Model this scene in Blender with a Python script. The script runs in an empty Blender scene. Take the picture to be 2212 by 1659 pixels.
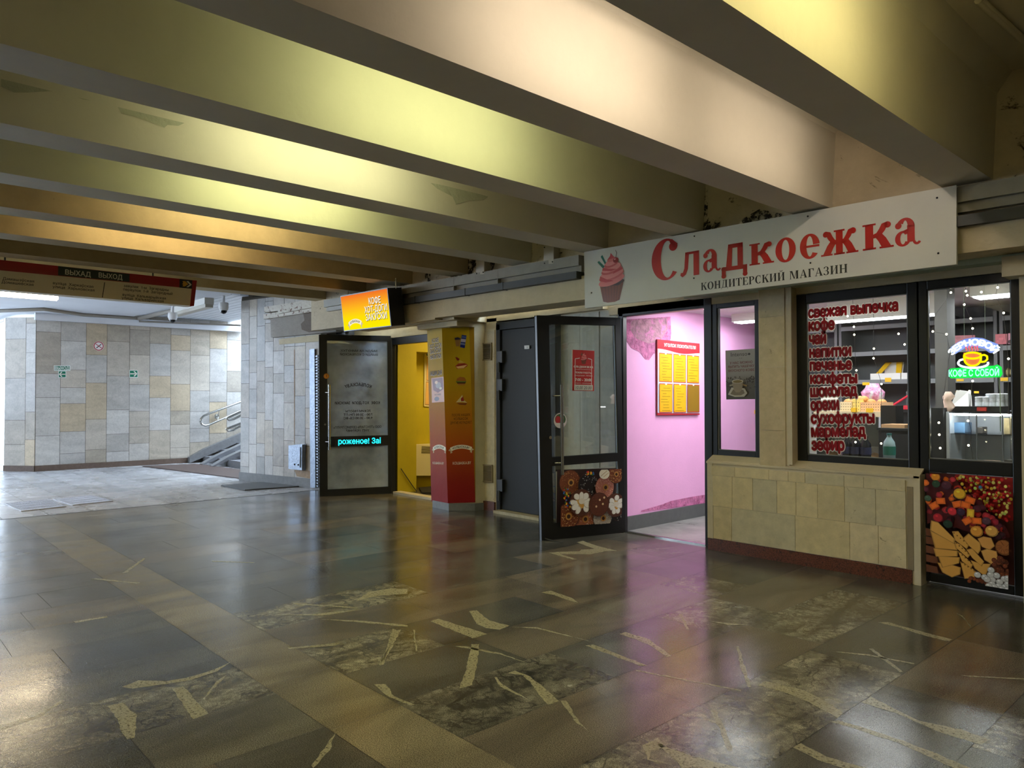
import bpy, math, random
from mathutils import Vector, Matrix
random.seed(7)
S = bpy.context.scene
COL = S.collection
# ------------------------------------------------------------------ camera, world, exposure
W, H, F = 2212, 1659, 1597.0
CAM = Vector((0, 0, 1.35))
YAW, PIT, ROL = math.radians(-47.5), math.radians(1.06), math.radians(-0.1)
fw = Vector((math.sin(YAW)*math.cos(PIT), math.cos(YAW)*math.cos(PIT), math.sin(PIT)))
rt0 = Vector((math.cos(YAW), -math.sin(YAW), 0)); up0 = rt0.cross(fw)
cr, sr = math.cos(ROL), math.sin(ROL)
rt = rt0*cr + up0*sr; up = up0*cr - rt0*sr
cd = bpy.data.cameras.new('camera'); co = bpy.data.objects.new('camera', cd); COL.objects.link(co)
co.matrix_world = Matrix(((rt.x, up.x, -fw.x, CAM.x), (rt.y, up.y, -fw.y, CAM.y), (rt.z, up.z, -fw.z, CAM.z), (0, 0, 0, 1)))
cd.sensor_fit = 'HORIZONTAL'; cd.sensor_width = 36; cd.lens = 36*F/W; cd.clip_start = .05; cd.clip_end = 200
S.camera = co
S.view_settings.view_transform = 'Standard'; S.view_settings.look = 'None'
S.view_settings.gamma = 1; S.view_settings.use_curve_mapping = False
S.view_settings.exposure = 0.62
wd = bpy.data.worlds.new('sky'); S.world = wd; wd.use_nodes = True
bg = wd.node_tree.nodes['Background']; bg.inputs[0].default_value = (.66, .81, 1.0, 1); bg.inputs[1].default_value = 11.0
TUBE_POWER = 35.0
S.cycles.use_denoising = True
S.cycles.max_bounces = 8; S.cycles.diffuse_bounces = 4; S.cycles.glossy_bounces = 4
S.cycles.transparent_max_bounces = 12; S.cycles.transmission_bounces = 4
S.cycles.sample_clamp_indirect = 4.0; S.cycles.caustics_reflective = False; S.cycles.caustics_refractive = False
# ------------------------------------------------------------------ measuring helpers
def ray(x, y): return rt*((x-W/2)/F) + up*(-(y-H/2)/F) + fw
def PZ(x, y, z=0.0):
    d = ray(x, y); return CAM + d*((z-CAM.z)/d.z)
def PY(x, y, Y):
    d = ray(x, y); return CAM + d*(Y/d.y)
def PX(x, y, X):
    d = ray(x, y); return CAM + d*(X/d.x)
class Plane:
    def __init__(s, p, n): s.p = Vector(p); s.n = Vector(n).normalized()
    def at(s, x, y):
        d = ray(x, y); return CAM + d*((s.p-CAM).dot(s.n)/d.dot(s.n))
def yplane(x0, y0, sl=0.0): return Plane((x0, y0, 0), (sl, -1, 0))
def vplane(a, b):
    d = Vector((b[0]-a[0], b[1]-a[1], 0)); return Plane((a[0], a[1], 0), (d.y, -d.x, 0))
# ------------------------------------------------------------------ colour + materials
def lin(c):
    return tuple((x/12.92 if x <= .04045 else ((x+.055)/1.055)**2.4) for x in c)
def rgb(*c):
    if len(c) == 1 and isinstance(c[0], str):
        h = c[0].lstrip('#'); c = [int(h[i:i+2], 16) for i in (0, 2, 4)]
    return lin([x/255 for x in c])
MATS = {}
def mat(name, col=(.5, .5, .5), rough=.6, metal=0.0, spec=.5, noise=None, bump=None, emit=None, attr=False, coat=0, stain=None):
    if name in MATS: return MATS[name]
    m = bpy.data.materials.new(name); m.use_nodes = True; MATS[name] = m
    nt = m.node_tree; N = nt.nodes; L = nt.links; b = N['Principled BSDF']
    b.inputs['Roughness'].default_value = rough; b.inputs['Metallic'].default_value = metal
    b.inputs['Specular IOR Level'].default_value = spec; b.inputs['Coat Weight'].default_value = coat
    b.inputs['Base Color'].default_value = (*col, 1)
    src = None
    if attr:
        a = N.new('ShaderNodeAttribute'); a.attribute_name = 'Col'; src = a.outputs['Color']
    if noise or bump or stain: tc = N.new('ShaderNodeTexCoord').outputs['Object']
    def base():
        if src: return src
        r = N.new('ShaderNodeRGB'); r.outputs[0].default_value = (*col, 1); return r.outputs[0]
    if noise:
        sc, amt = noise[0], noise[1]
        t = N.new('ShaderNodeTexNoise'); t.inputs['Scale'].default_value = sc; t.inputs['Detail'].default_value = 6; t.inputs['Roughness'].default_value = .65
        L.new(tc, t.inputs['Vector'])
        mr = N.new('ShaderNodeMapRange'); mr.inputs[1].default_value = .3; mr.inputs[2].default_value = .7; mr.inputs[3].default_value = 1-amt; mr.inputs[4].default_value = 1+amt*.6
        L.new(t.outputs['Fac'], mr.inputs[0])
        mx = N.new('ShaderNodeMix'); mx.data_type = 'RGBA'; mx.blend_type = 'MULTIPLY'; mx.inputs[0].default_value = 1
        L.new(base(), mx.inputs[6]); L.new(mr.outputs[0], mx.inputs[7]); src = mx.outputs[2]
    if stain:
        sc, thr, scol = stain
        t = N.new('ShaderNodeTexNoise'); t.inputs['Scale'].default_value = sc; t.inputs['Detail'].default_value = 8; t.inputs['Roughness'].default_value = .7; t.inputs['Distortion'].default_value = .6
        L.new(tc, t.inputs['Vector'])
        mr = N.new('ShaderNodeMapRange'); mr.inputs[1].default_value = thr; mr.inputs[2].default_value = thr+.07
        L.new(t.outputs['Fac'], mr.inputs[0])
        mx = N.new('ShaderNodeMix'); mx.data_type = 'RGBA'
        L.new(mr.outputs[0], mx.inputs[0]); L.new(base(), mx.inputs[6]); mx.inputs[7].default_value = (*scol, 1); src = mx.outputs[2]
    if src: L.new(src, b.inputs['Base Color'])
    if bump:
        t = N.new('ShaderNodeTexNoise'); t.inputs['Scale'].default_value = bump[0]; t.inputs['Detail'].default_value = 5
        L.new(tc, t.inputs['Vector']); bp = N.new('ShaderNodeBump'); bp.inputs['Strength'].default_value = bump[1]; bp.inputs['Distance'].default_value = .02
        L.new(t.outputs['Fac'], bp.inputs['Height']); L.new(bp.outputs[0], b.inputs['Normal'])
    if emit is not None:
        if attr: L.new(src, b.inputs['Emission Color'])
        else: b.inputs['Emission Color'].default_value = (*col, 1)
        b.inputs['Emission Strength'].default_value = emit
    return m
def glass_mat(name, tint=(.93, .96, .95), haze=0.0, refl=1.0, hcol=(.6, .6, .6)):
    m = bpy.data.materials.new(name); m.use_nodes = True; MATS[name] = m
    nt = m.node_tree; N = nt.nodes; L = nt.links; N.clear()
    o = N.new('ShaderNodeOutputMaterial'); t = N.new('ShaderNodeBsdfTransparent'); t.inputs[0].default_value = (*tint, 1)
    g = N.new('ShaderNodeBsdfGlossy'); g.inputs['Roughness'].default_value = .015; g.inputs[0].default_value = (.95, .97, 1, 1)
    lw = N.new('ShaderNodeFresnel'); lw.inputs[0].default_value = 1.5
    mu = N.new('ShaderNodeMath'); mu.operation = 'MULTIPLY'; mu.inputs[1].default_value = refl; mu.use_clamp = True
    L.new(lw.outputs[0], mu.inputs[0])
    last = t.outputs[0]
    if haze:
        d = N.new('ShaderNodeBsdfDiffuse'); d.inputs[0].default_value = (*hcol, 1)
        tc = N.new('ShaderNodeTexCoord'); n = N.new('ShaderNodeTexNoise'); n.inputs['Scale'].default_value = 3; n.inputs['Detail'].default_value = 5; L.new(tc.outputs['Object'], n.inputs['Vector'])
        mm = N.new('ShaderNodeMath'); mm.operation = 'MULTIPLY'; mm.inputs[1].default_value = haze*2; L.new(n.outputs['Fac'], mm.inputs[0])
        x = N.new('ShaderNodeMixShader'); L.new(mm.outputs[0], x.inputs[0]); L.new(last, x.inputs[1]); L.new(d.outputs[0], x.inputs[2]); last = x.outputs[0]
    x = N.new('ShaderNodeMixShader'); L.new(mu.outputs[0], x.inputs[0]); L.new(last, x.inputs[1]); L.new(g.outputs[0], x.inputs[2])
    L.new(x.outputs[0], o.inputs[0]); return m
# ------------------------------------------------------------------ mesh builder
class MB:
    def __init__(s): s.v = []; s.f = []; s.m = []; s.c = []; s.sm = []
    def add(s, vs, fs, mi=0, col=None, smooth=False):
        b = len(s.v); s.v += [Vector(p) for p in vs]
        for f in fs: s.f.append([b+i for i in f]); s.m.append(mi); s.c.append(col); s.sm.append(smooth)
    def box(s, x0, x1, y0, y1, z0, z1, mi=0, col=None):
        v = [(x, y, z) for z in (z0, z1) for y in (y0, y1) for x in (x0, x1)]
        s.add(v, [(0, 2, 3, 1), (4, 5, 7, 6), (0, 1, 5, 4), (2, 6, 7, 3), (0, 4, 6, 2), (1, 3, 7, 5)], mi, col)
    def hexa(s, a, d, mi=0, col=None):
        """four corner points a, pushed along vector d"""
        a = [Vector(p) for p in a]; d = Vector(d); n = len(a)
        v = a + [p+d for p in a]
        s.add(v, [tuple(range(n)), tuple(reversed(range(n, 2*n)))] + [(i, (i+1) % n, (i+1) % n+n, i+n) for i in range(n)], mi, col)
    def prism(s, pts, z0, z1, mi=0, col=None):
        s.hexa([(p[0], p[1], z0) for p in pts], (0, 0, z1-z0), mi, col)
    def quad(s, a, mi=0, col=None): s.add(a, [tuple(range(len(a)))], mi, col)
    def tube(s, pts, r, n=10, mi=0, col=None, closed=False, cap=True):
        pts = [Vector(p) for p in pts]; k = len(pts); rings = []
        prevn = None
        for i, p in enumerate(pts):
            if closed: t = pts[(i+1) % k]-pts[i-1]
            else: t = pts[min(i+1, k-1)]-pts[max(i-1, 0)]
            t.normalize()
            if prevn is None:
                a = Vector((0, 0, 1)) if abs(t.z) < .9 else Vector((1, 0, 0)); nn = t.cross(a).normalized()
            else:
                nn = (prevn - t*prevn.dot(t)).normalized()
            prevn = nn; bb = t.cross(nn)
            rr = r[i] if isinstance(r, (list, tuple)) else r
            rings.append([p + (nn*math.cos(2*math.pi*j/n)+bb*math.sin(2*math.pi*j/n))*rr for j in range(n)])
        v = [q for g in rings for q in g]; fs = []
        for i in range(k if closed else k-1):
            a, b = i*n, ((i+1) % k)*n
            for j in range(n): fs.append((a+j, a+(j+1) % n, b+(j+1) % n, b+j))
        s.add(v, fs, mi, col, True)
        if cap and not closed:
            s.add(rings[0], [tuple(reversed(range(n)))], mi, col); s.add(rings[-1], [tuple(range(n))], mi, col)
    def lathe(s, c, prof, n=16, mi=0, col=None):
        c = Vector(c); v = []; fs = []
        for (r, z) in prof:
            for j in range(n):
                a = 2*math.pi*j/n; v.append(c+Vector((r*math.cos(a), r*math.sin(a), z)))
        for i in range(len(prof)-1):
            for j in range(n): fs.append((i*n+j, i*n+(j+1) % n, (i+1)*n+(j+1) % n, (i+1)*n+j))
        s.add(v, fs, mi, col, True)
        if prof[0][0] > 1e-4: s.add(v[:n], [tuple(reversed(range(n)))], mi, col)
        if prof[-1][0] > 1e-4: s.add(v[-n:], [tuple(range(n))], mi, col)
    def ball(s, c, r, n=10, mi=0, col=None, sq=(1, 1, 1)):
        c = Vector(c); k = n//2+1; v = []; fs = []
        for i in range(k):
            p = math.pi*i/(k-1)
            for j in range(n):
                a = 2*math.pi*j/n; v.append(c+Vector((r*sq[0]*math.sin(p)*math.cos(a), r*sq[1]*math.sin(p)*math.sin(a), r*sq[2]*math.cos(p))))
        for i in range(k-1):
            for j in range(n): fs.append((i*n+j, (i+1)*n+j, (i+1)*n+(j+1) % n, i*n+(j+1) % n))
        s.add(v, fs, mi, col, True)
    def build(s, name, mats, parent=None, bevel=0, base=None):
        me = bpy.data.meshes.new(name); o = bpy.data.objects.new(name, me); COL.objects.link(o)
        if parent is not None: off = parent['_w'] if '_w' in parent else (0, 0, 0)
        elif base is not None: off = base
        else:
            xs = [p.x for p in s.v]; ys = [p.y for p in s.v]; zs = [p.z for p in s.v]
            off = ((min(xs)+max(xs))/2, (min(ys)+max(ys))/2, min(zs))
        off = Vector(off)
        me.from_pydata([p-off for p in s.v], [], s.f)
        for m in (mats if isinstance(mats, (list, tuple)) else [mats]): me.materials.append(m)
        me.polygons.foreach_set('material_index', s.m); me.polygons.foreach_set('use_smooth', s.sm)
        if any(c is not None for c in s.c):
            at = me.color_attributes.new('Col', 'FLOAT_COLOR', 'CORNER'); d = []
            for p, c in zip(me.polygons, s.c):
                c = c if c is not None else (.5, .5, .5)
                if isinstance(c, list):
                    for k in range(p.loop_total): d += [*c[k % len(c)], 1.0]
                else: d += [*c, 1.0]*p.loop_total
            at.data.foreach_set('color', d)
        if parent is not None:
            o.parent = parent; o['_w'] = tuple(off)
        else:
            o.location = off; o['_w'] = tuple(off)
        if bevel:
            b = o.modifiers.new('bevel', 'BEVEL'); b.width = bevel; b.segments = 2; b.limit_method = 'ANGLE'
        me.update(); return o
def thing(name, label, cat, loc, group=None):
    o = bpy.data.objects.new(name, None); COL.objects.link(o); o.location = loc; o['_w'] = tuple(loc); o.empty_display_size = .1
    return tag(o, label, cat, group)
def tag(o, label, cat, group=None):
    o['label'] = label; o['category'] = cat
    if group: o['group'] = group
    return o
def struct(o, label=None):
    o['kind'] = 'structure'
    if label: o['label'] = label
    return o
def sroot(name, loc, label=None):
    o = bpy.data.objects.new(name, None); COL.objects.link(o); o.location = loc; o['_w'] = tuple(loc)
    return struct(o, label)
# ------------------------------------------------------------------ text: glyph outlines -> clean flat shapes
import numpy as np
from mathutils.geometry import delaunay_2d_cdt
_tc = {}
def _outline(body):
    c = bpy.data.curves.new('t', 'FONT'); c.body = body; c.resolution_u = 3; c.fill_mode = 'NONE'
    o = bpy.data.objects.new('t', c); COL.objects.link(o)
    dg = bpy.context.evaluated_depsgraph_get(); dg.update(); me = o.evaluated_get(dg).to_mesh()
    v = [(p.co.x, p.co.y) for p in me.vertices]; nx = {}
    for e in me.edges: nx.setdefault(e.vertices[0], []).append(e.vertices[1]); nx.setdefault(e.vertices[1], []).append(e.vertices[0])
    loops = []; seen = set()
    for i in range(len(v)):
        if i in seen or i not in nx: continue
        lp = [i]; seen.add(i); cur = i+1 if i+1 in nx[i] else nx[i][0]
        while cur not in seen:
            seen.add(cur); lp.append(cur); n = [k for k in nx[cur] if k not in seen]
            if not n: break
            cur = n[0]
        if len(lp) > 2: loops.append([v[k] for k in lp])
    o.evaluated_get(dg).to_mesh_clear(); bpy.data.objects.remove(o); bpy.data.curves.remove(c)
    return loops
_hx = None
def glyph(ch, bold):
    """one character, made heavier by bold: (points, triangles, advance)"""
    global _hx
    k = (ch, round(bold, 4))
    if k in _tc: return _tc[k]
    if _hx is None: _hx = max(p[0] for l in _outline('H') for p in l)
    adv = max(p[0] for l in _outline(ch+'H') for p in l)-_hx
    loops = _outline(ch) if ch.strip() else []
    if not loops: _tc[k] = ([], [], adv); return _tc[k]
    offs = [(0, 0)]+([(bold*math.cos(j*math.pi/4), bold*math.sin(j*math.pi/4)) for j in range(8)] if bold > 0 else [])
    V = []; E = []; SG = []
    for ox, oy in offs:
        for lp in loops:
            n = len(lp); b0 = len(V); V += [(x+ox, y+oy) for x, y in lp]
            E += [(b0+i, b0+(i+1) % n) for i in range(n)]
            SG += [(V[b0+i], V[b0+(i+1) % n]) for i in range(n)]
    r = delaunay_2d_cdt([Vector(p) for p in V], E, [], 0, 1e-6)
    P = np.array([(p.x, p.y) for p in r[0]]); T = [tuple(t) for t in r[2]]
    C = np.array([P[list(t)].mean(0) for t in T]); A = np.array([s_[0] for s_ in SG]); B = np.array([s_[1] for s_ in SG])
    y = C[:, 1][:, None]; x = C[:, 0][:, None]
    cr_ = (B[:, 0]-A[:, 0])*(y-A[:, 1])-(x-A[:, 0])*(B[:, 1]-A[:, 1])
    upw = (A[:, 1] <= y) & (B[:, 1] > y) & (cr_ > 0); dnw = (A[:, 1] > y) & (B[:, 1] <= y) & (cr_ < 0)
    wn = upw.sum(1)-dnw.sum(1)
    _tc[k] = ([tuple(p) for p in P], [t for t, w_ in zip(T, wn) if w_ != 0], adv); return _tc[k]
def text_geo(s, bold=0.0, spacing=1.0):
    V = []; Fc = []; x = 0.0
    for ch in s:
        p, t, adv = glyph(ch, bold); b = len(V); V += [(q[0]+x, q[1]) for q in p]; Fc += [tuple(b+i for i in f) for f in t]; x += adv*spacing
    used = sorted({i for f in Fc for i in f}); mp = {o_: n_ for n_, o_ in enumerate(used)}
    V = [V[i] for i in used]; Fc = [tuple(mp[i] for i in f) for f in Fc]
    return V, Fc, (min(p[0] for p in V), max(p[0] for p in V), min(p[1] for p in V), max(p[1] for p in V))
CAPH = .73
class Card:
    """flat printed face: local metres (u right, v up) on a plane; pixel corners give its real place"""
    def __init__(s, pl, tl, tr, br, bl):
        s.pl = pl; P = [pl.at(*q) for q in (tl, tr, br, bl)]
        s.P = P; s.o = P[3].copy(); s.ex = (P[2]-P[3]).normalized()
        n = s.ex.cross(P[0]-P[3]).normalized(); s.n = n; s.ey = n.cross(s.ex)
        s.w = ((P[1]-P[0]).length+(P[2]-P[3]).length)/2; s.h = ((P[0]-P[3]).length+(P[1]-P[2]).length)/2
        s.mb = MB(); s.k = 0
    @staticmethod
    def rect(o, ex, ey, w, h):
        c = Card.__new__(Card); c.o = Vector(o); c.ex = Vector(ex).normalized(); c.ey = Vector(ey).normalized(); c.n = c.ex.cross(c.ey); c.w = w; c.h = h
        c.P = [c.o+c.ey*h, c.o+c.ex*w+c.ey*h, c.o+c.ex*w, c.o]; c.pl = Plane(c.o, c.n); c.mb = MB(); c.k = 0; return c
    def fresh(s): s.mb = MB(); return s
    def uv(s, x, y):
        p = s.pl.at(x, y)-s.o; return p.dot(s.ex), p.dot(s.ey)
    def pt(s, u, v, d=0.0): return s.o+s.ex*u+s.ey*v+s.n*d
    def lay(s): s.k += 1; return .0006+s.k*.00012
    clip = False
    def poly(s, pts, col, mi=0, d=None):
        d = s.lay() if d is None else d
        if s.clip:
            for ax, lim, sg in ((0, 0.0, 1), (0, s.w, -1), (1, 0.0, 1), (1, s.h, -1)):
                out = []
                for a, b in zip(pts, pts[1:]+pts[:1]):
                    ia, ib = (a[ax]-lim)*sg >= 0, (b[ax]-lim)*sg >= 0
                    if ia: out.append(a)
                    if ia != ib:
                        t = (lim-a[ax])/(b[ax]-a[ax]); out.append((a[0]+(b[0]-a[0])*t, a[1]+(b[1]-a[1])*t))
                pts = out
                if len(pts) < 3: return
        s.mb.add([s.pt(u, v, d) for u, v in pts], [tuple(range(len(pts)))], mi, col)
    def r(s, u0, v0, u1, v1, col, mi=0): s.poly([(u0, v0), (u1, v0), (u1, v1), (u0, v1)], col, mi)
    def grad(s, u0, v0, u1, v1, stops, col_of=lin):
        d = s.lay()
        for (a, c0), (b, c1) in zip(stops, stops[1:]):
            va, vb = v0+(v1-v0)*a, v0+(v1-v0)*b
            s.mb.add([s.pt(u0, va, d), s.pt(u1, va, d), s.pt(u1, vb, d), s.pt(u0, vb, d)], [(0, 1, 2, 3)], 0, [c0, c0, c1, c1])
    def e(s, u, v, ru, rv, col, n=20, rot=0.0, mi=0, a0=0, a1=360):
        c, q = math.cos(rot), math.sin(rot); pts = []
        for i in range(n+(a1-a0 < 360)):
            a = math.radians(a0+(a1-a0)*i/n); x, y = ru*math.cos(a), rv*math.sin(a); pts.append((u+x*c-y*q, v+x*q+y*c))
        s.poly(pts, col, mi)
    def line(s, pts, w, col, mi=0):
        d = s.lay()
        for (a, b) in zip(pts, pts[1:]):
            dx, dy = b[0]-a[0], b[1]-a[1]; l = math.hypot(dx, dy) or 1; nx, ny = -dy/l*w/2, dx/l*w/2
            s.mb.add([s.pt(a[0]+nx, a[1]+ny, d), s.pt(a[0]-nx, a[1]-ny, d), s.pt(b[0]-nx, b[1]-ny, d), s.pt(b[0]+nx, b[1]+ny, d)], [(0, 1, 2, 3)], mi, col)
    def text(s, t, u, v, h, col, w=None, bold=.0, al='c', mirror=False, mi=0, slant=0.0, arc=None, spacing=1.0, d=None):
        """h: capital height in metres; w: stretch to this width"""
        V, Fc, (x0, x1, y0, y1) = text_geo(t, bold, spacing)
        sy = h/CAPH; sx = (w/(x1-x0)) if w else sy
        ww = (x1-x0)*sx; st = u-(ww/2 if al == 'c' else ww if al == 'r' else 0)
        d = s.lay() if d is None else d
        pts = []
        for x, y in V:
            X = (x-x0)*sx; Y = y*sy
            if mirror: X = ww-X
            X += slant*Y
            uu, vv = st+X, v+Y
            if arc:   # arc: radius of the circle the text is bent over, its top at (u, v)
                R = arc; a = (uu-u)/R; rr = R+Y; uu, vv = u+rr*math.sin(a), v-R+rr*math.cos(a)
            pts.append(s.pt(uu, vv, d))
        s.mb.add(pts, Fc, mi, col)
        return ww
    def slab(s, depth, col=None, mi=0, target=None):
        """solid body behind the face"""
        t = target or s.mb; P = s.P
        t.hexa([P[3], P[2], P[1], P[0]], -s.n*depth, mi, col)
PRINT = mat('printed_sheet', rough=.45, attr=True, noise=(9, .04))
VINYL = mat('vinyl_print', rough=.3, attr=True)
LIT = bpy.data.materials.new('backlit_print'); LIT.use_nodes = True; _n = LIT.node_tree; _n.nodes.clear()
_o = _n.nodes.new('ShaderNodeOutputMaterial'); _e = _n.nodes.new('ShaderNodeEmission'); _a = _n.nodes.new('ShaderNodeAttribute'); _a.attribute_name = 'Col'; _e.inputs[1].default_value = .66
_n.links.new(_a.outputs['Color'], _e.inputs[0]); _n.links.new(_e.outputs[0], _o.inputs[0])
# ------------------------------------------------------------------ materials of the place
CREAM = mat('cream_paint', rgb(206, 198, 176), .75, bump=(14, .12), noise=(1.6, .06))
SOFFIT = CREAM
PLASTER = mat('wall_plaster', rgb(205, 192, 160), .85, bump=(30, .25), noise=(4, .12))
MOLDY = mat('moldy_plaster', rgb(200, 186, 158), .85, bump=(25, .3), noise=(4, .14), stain=(5.5, .60, rgb(58, 46, 34)))
PEEL = mat('bare_plaster', rgb(176, 174, 150), .9, bump=(18, .5), noise=(7, .12))
WHITE_CEIL = mat('white_ceiling', rgb(214, 216, 220), .8, noise=(1.5, .06))
BLACK = mat('black_aluminium', rgb(17, 18, 17), .38, 0, .5)
DARKDOOR = mat('dark_grey_metal', rgb(38, 39, 39), .6, 0, .3, noise=(30, .08))
STEEL = mat('brushed_steel', rgb(190, 190, 186), .22, 1.0)
GALV = mat('galvanised_steel', rgb(140, 148, 160), .42, .8, noise=(18, .25), bump=(40, .2))
GRANITE = mat('red_granite', rgb(104, 58, 40), .35, noise=(120, .9), stain=(26, .56, rgb(30, 22, 18)))
GREYSTONE = mat('grey_stone', rgb(112, 112, 112), .5, noise=(14, .2))
TRUNK = mat('grey_trunking', rgb(150, 146, 132), .5, noise=(8, .12))
DUCT = mat('dark_duct', rgb(58, 60, 57), .5, noise=(10, .15))
RUSTY = mat('flaking_white_metal', rgb(206, 200, 186), .6, stain=(14, .55, rgb(104, 62, 38)), bump=(20, .4))
PINK = mat('pink_wall_paint', rgb(238, 174, 220), .6, bump=(60, .07), noise=(3, .04), stain=(2.2, .82, rgb(200, 120, 170)))
YELLOW = mat('yellow_green_paint', rgb(196, 178, 36), .7, noise=(3, .08))
TILE = mat('marble_tile', rough=.42, attr=True, noise=(7, .16), bump=(30, .06), stain=(5, .66, rgb(150, 138, 112)))
BEIGETILE = mat('beige_marble_tile', rough=.45, attr=True, noise=(13, .16), bump=(30, .1), stain=(16, .64, rgb(128, 108, 74)))
GROUT = mat('grout', rgb(92, 86, 74), .9)
GLASS = glass_mat('clear_glass', (.95, .97, .96), 0, 1.0)
DOORGLASS = glass_mat('door_glass', (.86, .89, .88), .06, 2.2, (.5, .53, .55))
FROST_REFL = glass_mat('hazy_glass', (.8, .84, .85), .55, 2.6, (.62, .74, .9))  # frosted film; bluish haze colour also stands for reflections on the pane
# stone: speckled, swirled, with optional dark seams
def floor_mat(name, lo, hi, sw, rough, crack=0, grain=(.42, 1.75)):
    m = bpy.data.materials.new(name); m.use_nodes = True
    nt = m.node_tree; N = nt.nodes; L = nt.links; b = N['Principled BSDF']
    a = N.new('ShaderNodeAttribute'); a.attribute_name = 'Col'
    tc = N.new('ShaderNodeTexCoord').outputs['Object']
    def noise(sc, det, dist=0, vec=tc):
        t = N.new('ShaderNodeTexNoise'); t.inputs['Scale'].default_value = sc; t.inputs['Detail'].default_value = det; t.inputs['Distortion'].default_value = dist
        L.new(vec, t.inputs['Vector']); return t.outputs['Fac']
    def mr(f, a0, a1, b0, b1):
        x = N.new('ShaderNodeMapRange'); x.inputs[1].default_value = a0; x.inputs[2].default_value = a1; x.inputs[3].default_value = b0; x.inputs[4].default_value = b1
        L.new(f, x.inputs[0]); return x.outputs[0]
    def mul(c, f):
        x = N.new('ShaderNodeMix'); x.data_type = 'RGBA'; x.blend_type = 'MULTIPLY'; x.inputs[0].default_value = 1; L.new(c, x.inputs[6]); L.new(f, x.inputs[7]); return x.outputs[2]
    c = mul(a.outputs['Color'], mr(noise(230, 2), .36, .66, *grain))
    mp = N.new('ShaderNodeMapping'); mp.inputs['Scale'].default_value = (1, .35, 1); mp.inputs['Rotation'].default_value = (0, 0, .5); L.new(tc, mp.inputs[0])
    c = mul(c, mr(noise(3.2, 8, sw, mp.outputs[0]), .36, .64, lo, hi))
    if crack:   # dark wandering seams through the mottled slabs
        f = noise(5.5, 9, 1.2); sb = N.new('ShaderNodeMath'); sb.operation = 'SUBTRACT'; sb.inputs[1].default_value = .5; L.new(f, sb.inputs[0])
        ab = N.new('ShaderNodeMath'); ab.operation = 'ABSOLUTE'; L.new(sb.outputs[0], ab.inputs[0]); c = mul(c, mr(ab.outputs[0], .004, .03, crack, 1.0))
        c = mul(c, mr(noise(24, 6, 1.0), .4, .62, .7+.25*(crack > .5), 1.25-.2*(crack > .5)))
    L.new(c, b.inputs['Base Color'])
    L.new(mr(noise(2.2, 5), .3, .7, rough-.05, rough+.09), b.inputs['Roughness'])
    bp = N.new('ShaderNodeBump'); bp.inputs['Strength'].default_value = .06; bp.inputs['Distance'].default_value = .01
    L.new(noise(60, 4), bp.inputs['Height']); L.new(bp.outputs[0], b.inputs['Normal'])
    b.inputs['Specular IOR Level'].default_value = .5
    return m
FLOOR = floor_mat('dark_stone_slab', .72, 1.3, .8, .17)
FLOORPALE = floor_mat('mottled_stone_slab', .4, 1.45, 2.4, .21, .42)

FLOORFAR = floor_mat('skylit_grey_slab', .8, 1.2, .6, .25)
SLIT = mat('floor_joint', rgb(14, 14, 14), .8)
def patchy(name, col, sc, thr, soft, rough=.5):
    m = mat(name, col, rough, noise=(sc*1.7, .5)); nt = m.node_tree; N = nt.nodes; L = nt.links; b = N['Principled BSDF']; o = [n for n in N if n.type == 'OUTPUT_MATERIAL'][0]
    tc = N.new('ShaderNodeTexCoord'); t = N.new('ShaderNodeTexNoise'); t.inputs['Scale'].default_value = sc; t.inputs['Detail'].default_value = 8; t.inputs['Roughness'].default_value = .75; L.new(tc.outputs['Object'], t.inputs['Vector'])
    mr = N.new('ShaderNodeMapRange'); mr.inputs[1].default_value = thr; mr.inputs[2].default_value = thr+soft; L.new(t.outputs['Fac'], mr.inputs[0])
    tr = N.new('ShaderNodeBsdfTransparent'); mx = N.new('ShaderNodeMixShader'); L.new(mr.outputs[0], mx.inputs[0]); L.new(tr.outputs[0], mx.inputs[1]); L.new(b.outputs[0], mx.inputs[2]); L.new(mx.outputs[0], o.inputs['Surface']); return m
VEIN = patchy('pale_quartz_vein', rgb(166, 158, 124), 70, .36, .12, .28)
JOINT = mat('slab_joint', rgb(64, 60, 50), .6)
TILE = floor_mat('veined_marble_tile', .88, 1.08, 1.4, .42, .90, (.95, 1.05))
# ------------------------------------------------------------------ floor
fl = MB(); rnd = random.Random(3)
def zz(s, ox, oy, l): return [(ox+s*a, oy+s*b) for a, b in l]
pale_seeds = [PZ(*q) for q in zz(.398, 0, 1000, [(1280, 1250), (1640, 1180), (1780, 1150), (2000, 1050), (2050, 1450), (450, 1450), (1950, 1550), (1900, 740), (2100, 960)]) + zz(.3672, 800, 1050, [(60, 900), (300, 1480), (2100, 1400), (1500, 1590)]) + zz(.367, 1400, 1150, [(330, 500), (1100, 800), (560, 1130), (2150, 1250), (520, 320), (1170, 480)])]
brown_seeds = [PZ(*q) for q in zz(.3672, 800, 1050, [(1200, 780), (1700, 1250), (900, 1450), (100, 720), (1500, 540), (2000, 1000), (600, 1600)]) + zz(.398, 0, 1000, [(500, 1480), (1000, 760), (150, 880), (100, 1130), (250, 600)]) + zz(.367, 1400, 1150, [(2000, 700), (1850, 850), (900, 400), (100, 900), (800, 620)])]
DK, BR, PL_ = (.074, .071, .056), (.128, .108, .074), (.175, .16, .11)
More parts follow.
